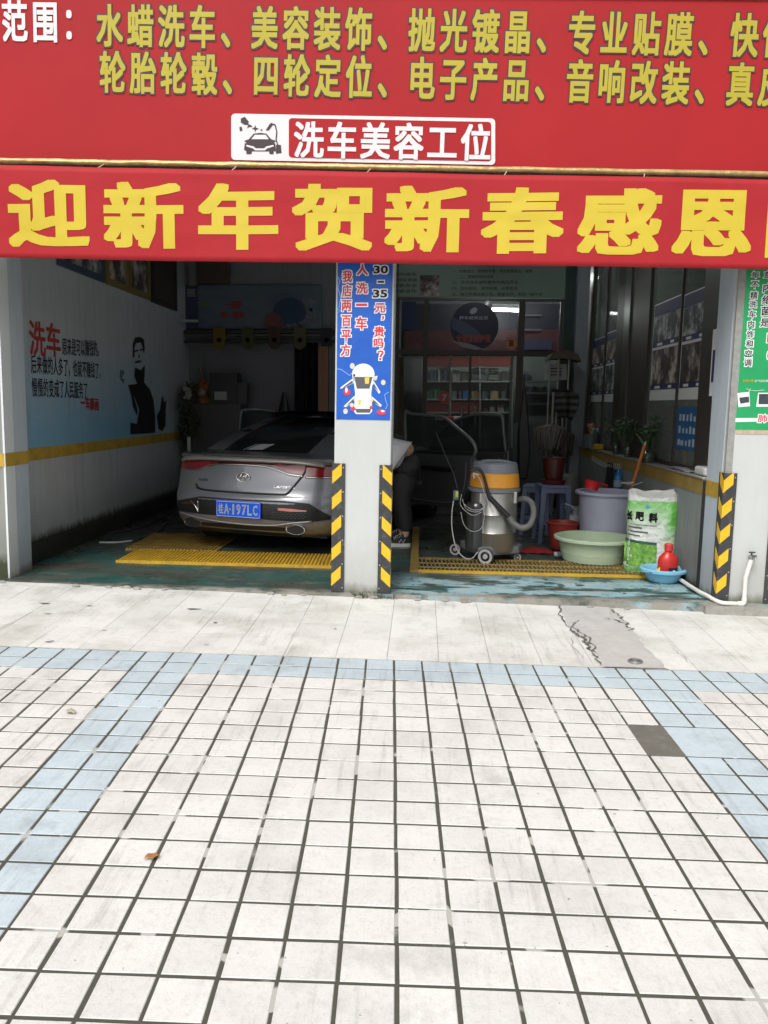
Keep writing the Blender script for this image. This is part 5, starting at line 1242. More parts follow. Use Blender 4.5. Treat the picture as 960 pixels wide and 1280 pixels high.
for k in (0, 1):
    c_ = Vector((an[k].x, an[k].y, 0)); Ls = .235
    def so_(u, v, z0, z1, w_=1.0):
        a = 2*pi*u; x = cos(a)*Ls/2-.075; y = sin(a)*.046*(1+.12*cos(a+2.6))*w_; return c_+Vector((x, y, z0+(z1-z0)*v))
    mb = MB()
    n_ = 32; rings = [(.0, 1), (.030, 1.06), (.034, 1.0)]
    for z, s_ in rings: mb.v += [so_(i/n_, 0, z, z, s_) for i in range(n_)]
    for j in range(2): mb.f += [(j*n_+i, j*n_+(i+1) % n_, (j+1)*n_+(i+1) % n_, (j+1)*n_+i) for i in range(n_)]
    mb.f += [tuple(range(n_))[::-1], tuple(range(2*n_, 3*n_))]
    sh = mb.build('sneaker', m_sole, pe, smooth='auto')
    up = MB()
    def upf(u, v):
        p_ = so_(u, 0, .030, .030, .98); t_ = (p_.x-(c_.x-.075-Ls/2))/Ls  # 0 toe .. 1 heel
        H_ = .035+.075*min(1, max(0, (t_-.15)/.55))**1.2; cx_ = c_.x-.02 if t_ > .45 else p_.x
        q_ = p_.lerp(Vector((c_.x-.015 if t_ > .5 else p_.x*.75+(c_.x-.06)*.25, c_.y, 0)), v**1.6*.62); q_.z = .030+H_*sin(v*pi/2); return q_
    up.grid(upf, 32, 8); up.build('upper', m_shoe, sh, smooth=True)
    lc = MB()
    for j in range(5): lc.tube([c_+Vector((-.115+j*.016, -.035, .070+j*.008)), c_+Vector((-.120+j*.016, 0, .088+j*.010)), c_+Vector((-.112+j*.016, .03, .072+j*.008))], .0045, 5)
    lc.tube([c_+Vector((-.07, -.045, .04)), c_+Vector((-.05, -.046, .075)), c_+Vector((-.03, -.046, .04)), c_+Vector((-.01, -.045, .075))], .004, 5)
    lc.build('laces', m_sole, sh, kind='stuff')

# ============================================================ RIGHT SIDE: LOW WALL, WINDOWS, SILL THINGS
lw = thing('low_wall', 'grimy grey low wall with a worn yellow stripe under the side windows', 'wall', (XR, 8.8, 0))
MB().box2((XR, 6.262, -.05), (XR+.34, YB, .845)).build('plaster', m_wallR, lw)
MB().box2((XR-.004, 6.262, .735), (XR, YB-.2, .842)).build('painted_stripe', mat('faded_yellow_paint', (.33, .22, .05), rough=.7, var=.35, vscale=7, dirt=((.15, .12, .07), .8, 9)), lw)
MB().box2((XR-.012, 6.262, .846), (XR+.345, YB, .862)).build('sill', mat('sill_stone', (.30, .29, .26), rough=.5, var=.3, vscale=8), lw, bevel=.004)
WX = 2.22
MB().box2((XR-.003, 6.257, 0), (XR+.3, 6.264, .84)).build('dark_joint', m_black, lw)
def wy(px, y=450): return PX(px, y, WX).y
m_alu = mat('dark_aluminium', (.045, .038, .032), rough=.45, metal=.0)
m_alul = mat('worn_aluminium', (.10, .10, .095), rough=.35, metal=.5)
m_pane = mat('reflecting_window_glass', (.15, .17, .155), rough=.07, spec=.6, alpha=.82)  # reflected brightness put into the grey-green pane colour
sw2 = thing('side_window', 'dark framed glazed side wall with posters behind the tubs', 'window', (WX, 8.8, .86))
def post(name, ya, yb_, x0=WX-.03, x1=WX+.04, M=m_alu, z0=.862, z1=3.3):
    return MB().box2((x0, ya, z0), (x1, yb_, z1)).build(name, M, sw2)
ye = [6.264, wy(880), wy(850), wy(812), wy(790), wy(783), wy(772), wy(757), wy(740), wy(734)]
post('frame', ye[0], ye[1]); post('frame', ye[0]+.10, ye[0]+.14, WX-.045, WX-.031, m_alul)
post('frame', ye[3], ye[6]); post('frame', ye[4], ye[5], WX-.05, WX-.031, m_alul); post('frame', ye[8], ye[9]+.1)
post('glazing_bar', ye[2]-.012, ye[2]+.012, WX-.02, WX+.02); post('glazing_bar', ye[7]-.015, ye[7]+.015, WX-.02, WX+.02)
for a, b_ in ((ye[1], ye[2]-.012), (ye[2]+.012, ye[3]), (ye[6], ye[7]-.015), (ye[7]+.015, ye[8])):
    MB().box2((WX, a, .90), (WX+.006, b_, 3.3)).build('pane', m_pane, sw2)
    MB().box2((WX-.025, a, .862), (WX+.03, b_, .90)).build('bottom_rail', m_alu, sw2)
# light post in the far corner
cp_ = thing('corner_post', 'light grey painted post in the far right corner of the bay', 'post', (2.06, 11.2, 0))
xa, xb = PY(718, 450, 11.2).x, PY(733, 450, 11.2).x
MB().box2((xa, 11.2, 0), (xb, 11.4, 3.3)).build('post', mat('post_paint', (.30, .32, .36), rough=.5, var=.2, vscale=3), cp_)
MB().box2((PY(703, 450, 11.3).x, 11.3, 0), (xa-.002, 11.42, 3.3)).build('tiled_column', mat('green_glazed_tile', (.06, .09, .085), rough=.12, var=.3, vscale=4), cp_)
# posters stuck on the panes
m_sheet = mat('poster_sheet', (.62, .62, .62), rough=.5); m_navy = mat('poster_navy', (.035, .035, .09), rough=.5)
def picmat(name, dark, light, sc): 
    M = mat(name, dark, rough=.5); N, L, b = nodes_of(M); tc = N.new('ShaderNodeTexCoord')
    v = N.new('ShaderNodeTexVoronoi'); v.inputs['Scale'].default_value = sc; L.new(tc.outputs['Object'], v.inputs['Vector'])
    f = noisefac(N, L, tc.outputs['Object'], sc*.6, .45, .62, 5)
    c = mix(N, L, f, dark, light); c = mix(N, L, mathn(N, L, 'MULTIPLY', noisefac(N, L, tc.outputs['Object'], sc*1.5, .5, .6, 6), .6), c, tuple(k*.3 for k in dark)); L.new(c, b.inputs['Base Color']); return M
m_pic = picmat('photo_print_grey', (.05, .05, .055), (.50, .50, .50), 9); m_pic2 = picmat('photo_print_brown', (.06, .05, .045), (.50, .42, .38), 8)
def wposter(label, x0, x1, ytl, ytr, ybt, n=2, dim=1):
    ya, yb_ = wy(x1), wy(x0); ya += .006; yb_ -= .006
    zt = PX(x1, ytr, WX).z; zb = PX(x1, ybt, WX).z; H = zt-zb; W_ = yb_-ya
    T = thing('wall_poster', label, 'poster', (WX, (ya+yb_)/2, zb), 'posters on the side window')
    MB().box2((WX-.004, ya, zb), (WX-.001, yb_, zt)).build('sheet', m_sheet, T)
    b0 = zb+H*.10; hh = (H*.88)/2
    for i in range(2):
        z0 = b0+i*hh; MB().box2((WX-.006, ya+.02, z0+.01), (WX-.004, yb_-.02, z0+hh-.015-(hh*.22 if i else 0))).build('picture', m_pic if (i+len(label)) % 2 else m_pic2, T)
        MB().box2((WX-.008, ya+.02, z0+.01), (WX-.006, yb_-.02, z0+hh*.15)).build('caption_bar', m_navy, T)
        c = MB()
        for k in range(2): c.box2((WX-.009, ya+W_*(.18+.42*k), z0+.02), (WX-.008, ya+W_*(.30+.5*k), z0+hh*.11))
        c.build('caption_marks', m_sheet, T, kind='stuff')
    MB().box2((WX-.008, ya+.02, zt-H*.13), (WX-.006, yb_-.02, zt-.012)).build('header', m_navy, T)
    return T
wposter('tall poster of grey pictures on the nearest window, left one of the pair', 815, 849, 379, 369, 500)
wposter('tall poster of grey pictures on the nearest window, right one beside the front frame', 851, 884, 369, 357, 499)
wposter('dim poster on the farther window, left one of the pair by the corner post', 741, 756.5, 424, 420, 502)
wposter('dim poster on the farther window, right one of the pair', 758, 771, 420, 412, 502)
nb = thing('blue_notice', 'small blue notice with rows of pale figures on the nearest window', 'notice', (WX, 6.8, 1.1))
a, b_ = PX(872, 560, WX), PX(844, 560, WX); zt, zb = PX(858, 509, WX).z, PX(858, 563, WX).z
MB().box2((WX-.004, a.y, zb), (WX-.001, b_.y, zt)).build('sheet', mat('notice_blue', (.03, .12, .27), rough=.5, var=.3, vscale=8), nb)
q = random.Random(8)
for r_ in range(3):
    c = MB()
    for k in range(5):
        y_ = a.y+(b_.y-a.y)*(.14+.16*k); z_ = zb+(zt-zb)*(.10+.29*r_); c.box2((WX-.006, y_, z_), (WX-.004, y_+(b_.y-a.y)*(.06+.06*q.random()), z_+(zt-zb)*(.10+.08*q.random())))
    c.build('printed_row', mat('notice_pale', (.35, .42, .50), rough=.5), nb, kind='stuff')
ns = thing('small_notice', 'narrow white notice on the dark frame beside the right-hand pillar', 'notice', (2.12, 6.27, 1.4))
o1, o2 = PX(892, 412, 2.13), PX(888, 495, 2.13)
MB().box2((2.13, 6.264, o2.z), (2.134, 6.36, o1.z)).build('sheet', m_sheet, ns)
MB().box2((2.128, 6.28, o2.z+.1), (2.13, 6.33, o1.z-.15)).build('print', m_navy, ns)
# things on the sill
SZL = .863
def sp_(px, y, Yv): p_ = PY(px, y, Yv); return p_
tb2 = thing('tissue_pack', 'rounded white plastic box on the sill against the right-hand pillar', 'box', (2.2, 6.42, SZL))
MB().cham((2.19, 6.42, SZL+.035), (.15, .24, .066), .018).build('box', plast('white_box', (.55, .56, .56), rough=.3), tb2)
pq = MB(); q = random.Random(12)
for k in range(5):
    y_ = 6.75+k*.16; w = .10+q.random()*.05
    pq = MB(); pq.grid(lambda u, v: Vector((2.10+.17*u, y_-w+2*w*v, SZL+.004+.018*abs(noise.noise(Vector((u*3, v*3, k))))+.004*k)), 6, 6)
    if k < 3: tag(pq.build('loose_sheet', plast('grey_paper', (.22, .23, .24), rough=.8), None, smooth=True, solid=.0015), ('crumpled grey sheet on the sill beside the white box', 'middle crumpled sheet of those lying on the sill', 'crumpled sheet on the sill beside the round plant jar')[k], 'sheet', 'sheets on the sill')
m_vase = mat('jar_glass', (.05, .07, .05), rough=.05, alpha=.75, spec=.8)
m_leafd = mat('indoor_leaf', (.035, .085, .025), rough=.45, var=.5, vscale=12)
def plant(label, c, r, h, nl, hl, seed, M=m_vase):
    T = thing('potted_plant', label, 'plant', c, 'plants on the window sill'); q = random.Random(seed)
    MB().lathe([(.001, 0), (r*.8, 0), (r, h*.35), (r*.95, h*.65), (r*.5, h*.95), (r*.55, h), (r*.48, h)], c, 20, cap=False).build('jar', M, T, smooth='auto')
    st_ = MB(); lf = MB()
    for i in range(nl):
        a = q.random()*2*pi; t_ = .35+.65*q.random(); e = c+Vector((cos(a)*.13*q.random()-.02, sin(a)*.20*q.random(), h+hl*t_))
        st_.tube([c+VZ*h*.5, c.lerp(e, .5)+VZ*.02, e], .0025, 4)
        for j in range(4):
            d = Vector((q.gauss(0, 1), q.gauss(0, 1), q.gauss(.1, .6))).normalized(); n_ = d.orthogonal().normalized(); L_ = .035+.035*q.random(); b0 = e+Vector((q.gauss(0, .014), q.gauss(0, .014), q.gauss(0, .02)))
            lf.add([b0, b0+d*L_*.5+n_*L_*.22, b0+d*L_, b0+d*L_*.5-n_*L_*.22], [(0, 1, 2, 3)])
    st_.build('stems', m_leafd, T, kind='stuff'); lf.build('foliage', m_leafd, T, kind='stuff'); return T
plant('bushy plant in a round glass jar on the sill before the nearest window', Vector((2.12, wy(818, 570)-.15, SZL)), .075, .13, 26, .26, 1)
plant('plant in a dark bottle on the sill by the wide frame', Vector((2.12, wy(795, 570)-.05, SZL)), .04, .15, 16, .24, 2)
plant('small plant in a slim jar farthest along the sill', Vector((2.12, wy(781, 570), SZL)), .04, .15, 10, .2, 3)
lt = MB(); c_ = PX(794, 541, 2.06); c2 = PX(808, 560, 2.06); lt.grid(lambda u, v: c_.lerp(c2, u)+Vector((0, 0, (v-.5)*.035*sin(u*pi)**.6)), 8, 2)
tag(lt.build('long_leaf', mat('striped_leaf', (.10, .20, .09), rough=.4), None, smooth=True, solid=.002), 'single long striped green leaf above the orange stick', 'leaf')
br_ = thing('brush_jar', 'grey jar packed with white-tipped brushes on the far sill', 'jar', Vector((2.13, wy(734, 560), SZL)))
jc = Vector((2.12, 10.55, SZL))
MB().lathe([(.001, 0), (.10, 0), (.11, .17), (.10, .17), (.09, .02)], jc, 20, cap=False).build('jar', plast('jar_grey', (.10, .115, .125)), br_, smooth='auto')
q = random.Random(5)
for i in range(12):
    a = q.random()*6.28; t_ = jc+Vector((cos(a)*.10*q.random(), sin(a)*.13*q.random(), .22+.06*q.random())); MB().tube([jc+VZ*.1, t_], .010, 6).ball(t_, .022, 5, (1, 1, 1.2)).build('brush', plast('brush_white', (.34, .33, .31), rough=.8) if i % 4 else plast('brush_orange', (.40, .16, .05), rough=.8), br_, smooth=True)
tag(MB().cham((2.12, 10.1, SZL+.035), (.10, .16, .065), .012).build('sponge', plast('ochre_sponge', (.45, .30, .02), rough=.9)), 'ochre yellow sponge on the sill beside the brush jar', 'sponge')
co = MB(); pts = []
pa, pb_ = PX(743, 573, 2.085), PX(779, 583, 2.085)
for i in range(170):
    t_ = i/169; a = i*.62; pts.append(pa.lerp(pb_, t_)+Vector((.018*cos(a)-.02, 0, .026*sin(a)-.03*sin(t_*pi))))
tag(co.tube(pts, .003, 4).build('coiled_lead', plast('pale_cord', (.45, .45, .44)), None, smooth=True), 'coiled pale lead hanging along the top of the low wall', 'lead')
bb2 = thing('blue_bottle', 'slim blue bottle hanging on the low wall behind the lavender tub', 'bottle', PX(772, 608, 2.04))
c_ = PX(772, 612, 2.04)
MB().lathe([(.001, 0), (.040, 0), (.044, .02), (.044, .13), (.028, .17), (.018, .19), (.018, .21), (.001, .21)], c_, 18).build('bottle', plast('bottle_blue', (.02, .16, .40), rough=.25), bb2, smooth='auto')
MB().lathe([(.0455, .03), (.0455, .10)], c_, 18, cap=False).build('bottle_label', plast('label_pale', (.25, .35, .42)), bb2, smooth=True)
tag(MB().prism([PX(x, y, 2.05) for x, y in ((759, 578), (766, 579), (768, 600), (763, 611), (755, 611), (757, 595))], VX, .02).build('dark_cloth', plast('vac_black', (.025, .025, .027)), None, bevel=.005), 'dark cloth hanging beside the blue bottle on the low wall', 'cloth')
# room behind the side windows; its tubes stand in for lamp reflections in the panes
m_tube = mat('lit_tube', (.8, .8, .8), emit=(.92, 1, .96), estr=22)
m_tube2 = mat('office_lit_tube', (.8, .8, .8), emit=(.92, 1, .96), estr=55)
def tube_lamp(label, a, b_, root=None, M=None):
    T = thing('tube_lamp', label, 'lamp', a, 'lit fluorescent tubes')
    MB().tube([a, b_], .020, 10).build('tube', M or m_tube, T, smooth='auto')
    MB().tube([a+VZ*.05, b_+VZ*.05], .035, 6).build('batten', plast('dirty_white_plastic', (.28, .29, .30)), T)
tube_lamp('glowing tube standing in for a lamp reflection in the farther side window', PX(746, 391, 2.9), PX(773, 392, 2.9))
tube_lamp('glowing tube standing in for a reflection between the wide frames of the side window', PX(785, 392, 2.9), PX(793, 392, 2.9))
sr_ = thing('side_room_wall', 'dim room wall behind the side windows', 'wall', (3.6, 9, 0))
MB().box2((3.9, 6.46, -.05), (4.0, 14.9, 3.3)).build('plaster', mat('dim_room_wall', (.16, .17, .16), rough=.8, var=.3, vscale=2), sr_)

# ============================================================ GLASS PARTITION AND OFFICE AT THE BACK
G = YB
def gx(px, y=450): return PY(px, y, G).x
def gzz(y, px=600): return PY(px, y, G).z
pt = thing('glass_partition', 'dark framed glass partition with a pale lettered board above at the back of the right bay', 'partition', (.9, G, 0))
x0, x1 = -.35, gx(702)
def vbar(px, w, name='mullion', y=450, z0=0, z1=None, M=m_alu, d=.06):
    c = gx(px, y); return MB().box2((c-w/2, G-d/2, z0), (c+w/2, G+d/2, z1 or gzz(373))).build(name, M, pt)
ztr, zlin = gzz(441), gzz(373)
vbar(531.5, .065); vbar(650, .085); vbar(700, .05, M=m_alul); vbar(497, .03)
MB().box2((x0, G-.035, ztr-.035), (x1, G+.035, ztr+.030)).build('transom', m_alu, pt)
MB().box2((x0, G-.035, zlin-.03), (x1, G+.035, zlin)).build('head_rail', m_alul, pt)
MB().box2((x0, G-.03, 0), (x1, G+.03, .12)).build('bottom_rail', m_alu, pt)
vbar(563, .02, 'door_stile', z1=ztr-.035, M=m_alul, d=.03); vbar(588, .03, 'door_stile', z1=ztr-.035, d=.04); vbar(640, .03, 'door_stile', z1=ztr-.035, M=m_alul, d=.03)
m_gp = mat('partition_glass', (.04, .045, .045), rough=.04, spec=.6, alpha=.28)
xs_ = [x0, gx(531.5)-.033, gx(531.5)+.033, gx(650)-.043, gx(650)+.043, gx(700)-.025]
for i in (0, 2, 4):
    MB().box2((xs_[i], G-.003, ztr+.03), (xs_[i+1], G+.003, zlin-.03)).build('pane', m_gp, pt); MB().box2((xs_[i], G-.003, .12), (xs_[i+1], G+.003, ztr-.035)).build('pane', m_gp, pt)
for px in (577, 594): MB().tube([PY(px, 508, G-.06), PY(px, 532, G-.06)], .014, 8).build('door_handle', m_steel, pt, smooth='auto')
lb_ = thing('lettered_board', 'pale green board with dark lines of writing and a small photo above the glass partition', 'board', (.9, G-.05, zlin))
MB().box2((x0, G-.055, zlin+.005), (x1+.03, G-.02, 3.28)).build('board', mat('board_green', (.22, .29, .26), rough=.5, var=.15, vscale=2), lb_)
m_brd = mat('board_ink', (.03, .04, .04), rough=.6); Yb = G-.058
for s_, xa_, xb_, y_ in (('一、车辆进店，请锁好车窗，带走贵重物品，谢谢', 565, 665, 341), ('二、按顺序排队洗车', 575, 617, 348), ('三、洗车完毕请检查车内物品齐全', 565, 648, 355), ('四、洗车前后，请勿吸烟，注意安全', 565, 647, 362.5), ('五、施工时请远离工位，谢谢合作，祝您一路平安', 565, 678, 370), ('请勿停车', 491, 521, 345), ('请排队等候', 491, 521, 352), ('注意安全', 491, 521, 359), ('谢谢合作', 491, 521, 366)):
    mb = MB(); inkbox(mb, s_, xa_, y_-4.2, xb_, y_, Yb, .01); mb.build('lettering', m_brd, lb_, kind='stuff')
MB().prism([PY(*k, Yb) for k in ((525, 344), (549, 344), (549, 370), (525, 370))], (0, -1, 0), .004).build('photo', m_pic2, lb_)
rp = thing('round_poster', 'round navy poster with pale drop emblem and red words on the partition glass', 'poster', PY(593, 407, G-.02))
Yr = G-.042; rc_ = PY(593, 408, Yr); rr_ = (PY(623, 408, Yr).x-rc_.x)
MB().lathe([(.001, .004), (rr_, .004), (rr_, 0)], rc_, 40, ax=(0, -1, 0)).build('disc', plast('navy_disc', (.012, .018, .05), rough=.3), rp)
def rpoly(pts, M, name, k=1): MB().prism([PY(x, y, Yr-.005-k*.001) for x, y in pts], VY, .001).build(name, M, rp)
rpoly([(587, 391), (588, 387), (593, 384), (597, 386), (595, 391), (590, 393)], plast('print_pale', (.40, .42, .45)), 'emblem')
rpoly([(566, 397), (580, 402), (596, 412), (606, 425), (580, 420), (564, 410)], plast('print_slate', (.05, .07, .13)), 'printed_band')
rpoly([(566, 426), (585, 429), (604, 436), (594, 437.5), (578, 434)], plast('print_pale_grey', (.22, .22, .22)), 'printed_wedge', 2)
mb = MB(); inkbox(mb, '养车就来这里', 574, 395, 610, 399.5, Yr-.007, .01); mb.build('white_lettering', plast('print_pale', (.40, .42, .45)), rp, kind='stuff')
mb = MB(); inkbox(mb, '全球漆面护理', 570, 418, 613, 428, Yr-.008, .03); mb.build('red_lettering', plast('print_red', (.35, .05, .05)), rp, kind='stuff')
def disc_sticker(label, px, py, r, s_, col):
    c_ = PY(px, py, G-.012); T = thing('round_sticker', label, 'sticker', c_)
    MB().lathe([(.001, .002), (r, .002), (r, 0)], c_, 28, ax=(0, -1, 0)).build('disc', plast('sticker_'+s_, col, rough=.4), T)
    mb = MB(); ux = VX; put(mb, s_, c_+Vector((-r*.35, -.004, -r*.5)), VX, VZ, r*.7, r, .03); mb.build('mark', plast('print_pale', (.40, .42, .45)) if s_ == '7' else plast('print_dark', (.1, .03, .02)), T)
disc_sticker('round red sticker with a white numeral on the door glass', 555.5, 497, .085, '7', (.38, .05, .04)); disc_sticker('round orange sticker with a dark mark on the upper glass', 639, 429, .085, '1', (.45, .16, .07))
# office beyond
of = thing('office_wall', 'grey back wall of the office beyond the glass partition', 'wall', (1, 14, 0))
MB().box2((-.35, 13.6, 0), (3.0, 13.7, 3.3)).build('plaster', mat('office_wall', (.20, .21, .21), rough=.7, var=.2, vscale=2), of)
MB().box2((-.45, 11.62, 0), (-.36, 13.6, 3.3)).box2((2.95, 11.45, 0), (3.05, 13.6, 3.3)).build('plaster', mat('office_wall', (.20, .21, .21)), of)
SYo = 12.9
ds = thing('display_shelves', 'shop display shelves of car care boxes with a red header behind the glass door', 'shelves', PY(588, 560, SYo))
def orow(mb, x0, y0, x1, y1, Yv, d=.02): mb.prism([PY(x, y, Yv) for x, y in ((x0, y1), (x1, y1), (x1, y0), (x0, y0))], VY, d)
ob = lambda x0, y0, x1, y1, Yv, name, M, root, d=.02: (lambda m_: (orow(m_, x0, y0, x1, y1, Yv, d), m_.build(name, M, root)))(MB())
ob(528, 446, 640, 458, SYo, 'red_header', plast('shelf_red', (.26, .06, .045)), ds, .1)
ob(528, 459, 640, 560, SYo+.30, 'back_panel', plast('shelf_back', (.30, .33, .31)), ds)
for y in (477, 499.5, 516): ob(528, y-1, 640, y+.7, SYo, 'shelf', plast('shelf_white', (.50, .50, .48)), ds, .28)
for px in (528, 563, 600, 640): ob(px-.8, 446, px+.8, 560, SYo+.0, 'upright', plast('shelf_white', (.50, .50, .48)), ds, .28)
ob(530, 502, 598, 515, SYo+.02, 'red_front', plast('shelf_red_dull', (.30, .08, .08)), ds)
q = random.Random(31)
pc_ = [(.35, .10, .08), (.12, .25, .20), (.45, .45, .42), (.10, .13, .25), (.50, .32, .08), (.22, .22, .24), (.30, .36, .34)]
def box_on(x0, x1, yb_, h, col, d=.12):
    ob(x0, yb_-h, x1, yb_, SYo+.04+q.random()*.05, 'product_box', plast('box_%d_%d_%d' % tuple(int(c*100) for c in col), col, rough=.4), ds, d)
x = 531
while x < 561: w = 2.6+q.random()*3; box_on(x, x+w, 476, 9+q.random()*7, pc_[q.randrange(7)] if q.random() > .4 else (.16, .20, .32)); x += w+.7
x = 531
while x < 561: w = 2.5+q.random()*2; box_on(x, x+w, 498.5, 10+q.random()*6, (.12+.1*q.random(), .24+.1*q.random(), .18)); x += w+.6
for x, w, c in ((565, 6, (.22, .24, .25)), (574, 3, (.2, .2, .2)), (579, 7.5, (.06, .20, .48)), (589.5, 10, (.50, .36, .16)), (613, 10, (.50, .38, .18)), (603, 6, (.16, .20, .22)), (627, 5, (.14, .16, .17))): box_on(x, x+w, 498.5, 10, c)
for k in range(6): box_on(590, 607.5, 477-k*3.0, 2.0, (.30, .31, .34)); box_on(611, 623, 477-k*3.0, 2.0, (.34, .35, .33))
for x, w, h, c in ((566, 9, 14, (.36, .36, .34)), (577, 9, 12, (.14, .15, .15)), (627, 9, 12, (.14, .14, .14))): box_on(x, x+w, 476.5, h, c)
for x, w, h, c in ((604, 6, 6, (.3, .12, .1)), (612, 7, 7, (.32, .3, .28)), (622, 8, 9, (.4, .38, .33)), (632, 5, 8, (.15, .3, .2))): box_on(x, x+w, 515.5, h, c)
ds2 = thing('display_shelves', 'narrow shelves with dark bottles behind the right-hand pane', 'shelves', PY(672, 560, 12.6))
for y in (477, 491, 505): ob(654, y-.8, 700, y+.8, 12.6, 'shelf', plast('shelf_grey', (.16, .17, .17)), ds2, .25)
ob(654, 446, 700, 520, 12.9, 'back_panel', plast('shelf_back_dim', (.17, .19, .18)), ds2)
for x, yb_, h in ((655, 476, 12), (658.5, 476, 11), (662, 476, 8), (655, 490.5, 7), (659, 490.5, 8), (663, 490.5, 7), (667, 490.5, 8), (671, 490.5, 7), (680, 490.5, 8)):
    a = PY(x, yb_, 12.65); t_ = PY(x, yb_-h, 12.65); MB().lathe([(.028, 0), (.03, (t_.z-a.z)*.7), (.012, (t_.z-a.z)*.82), (.012, t_.z-a.z), (.001, t_.z-a.z)], a, 10).build('bottle', plast('bottle_dark', (.03, .03, .035)) if (x*2) % 3 else plast('bottle_blue_dim', (.05, .08, .14)), ds2, smooth='auto')
op = thing('office_poster', 'dim red poster band below violet and blue sheets standing in for pane reflections', 'poster', PY(600, 430, 13.5))
ob(505, 412, 700, 440, 13.5, 'red_band', plast('poster_maroon', (.11, .035, .04)), op); ob(505, 380, 700, 411.8, 13.5, 'violet_reflection', plast('reflection_violet', (.03, .028, .05)), op)  # violet sheet paints the purple reflections in the upper panes
ob(490, 377, 520, 412, 13.45, 'blue_reflection', plast('reflection_navy', (.02, .03, .10)), op); ob(655, 425, 690, 437, 13.4, 'grid_print', plast('grid_violet', (.06, .06, .13)), op)  # blue sheet paints a dark blue pane reflection
for y in (394, 412): ob(655, y-1, 677, y+1, 13.4, 'white_line', plast('line_grey', (.16, .16, .17)), op)
tube_lamp('lit tube hanging in the office behind the glass partition', PY(615, 387, 12.6), PY(648, 388, 12.6), M=m_tube2)
bl_ = thing('barrier_arm', 'red and white striped bar behind the open car doors', 'barrier', PY(570, 523, 11.2))
for a, b_, M in ((544, 554, m_white), (554, 567, plast('barrier_red', (.45, .03, .04))), (567, 576, m_white)): MB().tube([PY(a, 522.5, 11.2), PY(b_, 523, 11.2)], .028, 8).build('band', M, bl_, smooth='auto')
MB().tube([PY(560, 523, 11.22), PZ(560, 605, 0)+Vector((0, .02, 0))], .02, 6).build('stand', m_alul, bl_)
tan = thing('wood_strip', 'tan wooden board standing behind the left glass pane', 'board', PY(503, 560, 11.8)); ob(493, 446, 505, 560, 11.8, 'board', plast('tan_wood', (.22, .14, .06)), tan, .04)
# mop rack
mr_ = thing('mop_rack', 'drying rack with a wooden canopy and white panel by the corner post', 'rack', PY(705, 560, 10.8))
MY = 10.75
cn = MB(); cn.prism([PY(x, y, MY) for x, y in ((686, 449), (690, 442), (700, 438), (712, 438), (722, 442), (727, 452), (715, 449), (702, 448))], VY, .35); cn.build('canopy', plast('old_thatch', (.13, .10, .08), rough=.95, var=.5, vscale=40, bump=1), mr_)
for px in (687.5, 698.5, 711.5): MB().tube([PY(px, 448, MY+.05), Vector((PY(px, 448, MY+.05).x, MY+.05, 0))], .011, 6).build('pole', plast('pale_pole', (.34, .31, .27)), mr_)
ob(680.5, 455, 708.5, 475, MY+.12, 'white_panel', plast('panel_grey', (.33, .32, .31)), mr_)
mb = MB()
for y in (460, 464, 468): orow(mb, 688, y, 702, y+1.2, MY+.11, .005)
mb.build('panel_marks', m_black, mr_, kind='stuff')
m_str = mat('striped_towel', (.13, .12, .12), rough=.9); N, L, b = nodes_of(m_str); tcn = N.new('ShaderNodeTexCoord'); wv = N.new('ShaderNodeTexWave'); wv.bands_direction = 'Z'; wv.inputs['Scale'].default_value = 3.6; wv.inputs['Distortion'].default_value = 1.5; L.new(tcn.outputs['Object'], wv.inputs['Vector'])
mr2 = N.new('ShaderNodeMapRange'); mr2.inputs[1].default_value = .45; mr2.inputs[2].default_value = .55; L.new(wv.outputs['Fac'], mr2.inputs[0]); L.new(mix(N, L, mr2.outputs[0], (.025, .023, .025), (.10, .097, .093)), b.inputs['Base Color'])
tw_ = MB(); cs = [(690, 487, 723, 492), (690, 500, 724, 502), (694, 512, 720, 512), (700, 524, 714, 525)]
def twf(u, v):
    i = min(int(v*3), 2); f = v*3-i; a, b2 = cs[i], cs[i+1]; l = [a[k]+(b2[k]-a[k])*f for k in range(4)]; p_ = PY(l[0]+(l[2]-l[0])*u, l[1]+(l[3]-l[1])*u, MY-.05); p_.y += .05*sin(u*11)+.03*sin(v*7); p_.z += .03*sin(u*pi); return p_
tw_.grid(twf, 20, 14)
tag(tw_.build('striped_towel', m_str, None, smooth=True, solid=.01), 'black and grey striped towel hanging on the drying rack', 'towel')
def mop(label, top, mid, bot, r, seed, col):
    T = thing('mop', label, 'mop', bot, 'mops leaning at the corner post'); q = random.Random(seed)
    MB().tube([top, mid], .014, 8).build('handle', plast('pale_pole', (.34, .31, .27)), T, smooth='auto')
    mb = MB()
    for i in range(120):
        a = q.random()*6.28; e = bot+Vector((cos(a)*r*q.random()**.5, sin(a)*r*.7, q.random()*.1)); m_ = mid.lerp(e, .4)+Vector((cos(a)*r*.8, sin(a)*r*.5, .04)); mb.tube([mid, m_, e], .014, 4, cap=False)
    mb.build('mop_head', plast(*col), T, kind='stuff', smooth=True)
mop('mop with a shaggy grey head hanging left on the drying rack', PY(692, 490, MY-.1), PY(690, 530, MY-.1), PY(684, 562, MY-.1), .17, 1, ('mop_grey', (.15, .13, .115)))
mop('darker brown mop hanging right beside the grey one', PY(703, 500, MY), PY(703, 538, MY), PY(703, 570, MY), .12, 2, ('mop_brown', (.065, .045, .042)))
tag(MB().prism([PY(x, y, 10.4) for x, y in ((652, 510), (656, 470), (660, 508), (663, 560), (660, 600), (648, 600), (648, 540))], VY, .12).build('folded_parasol', plast('vac_black', (.025, .025, .027)), None, bevel=.02), 'folded dark parasol standing before the glass partition', 'parasol')
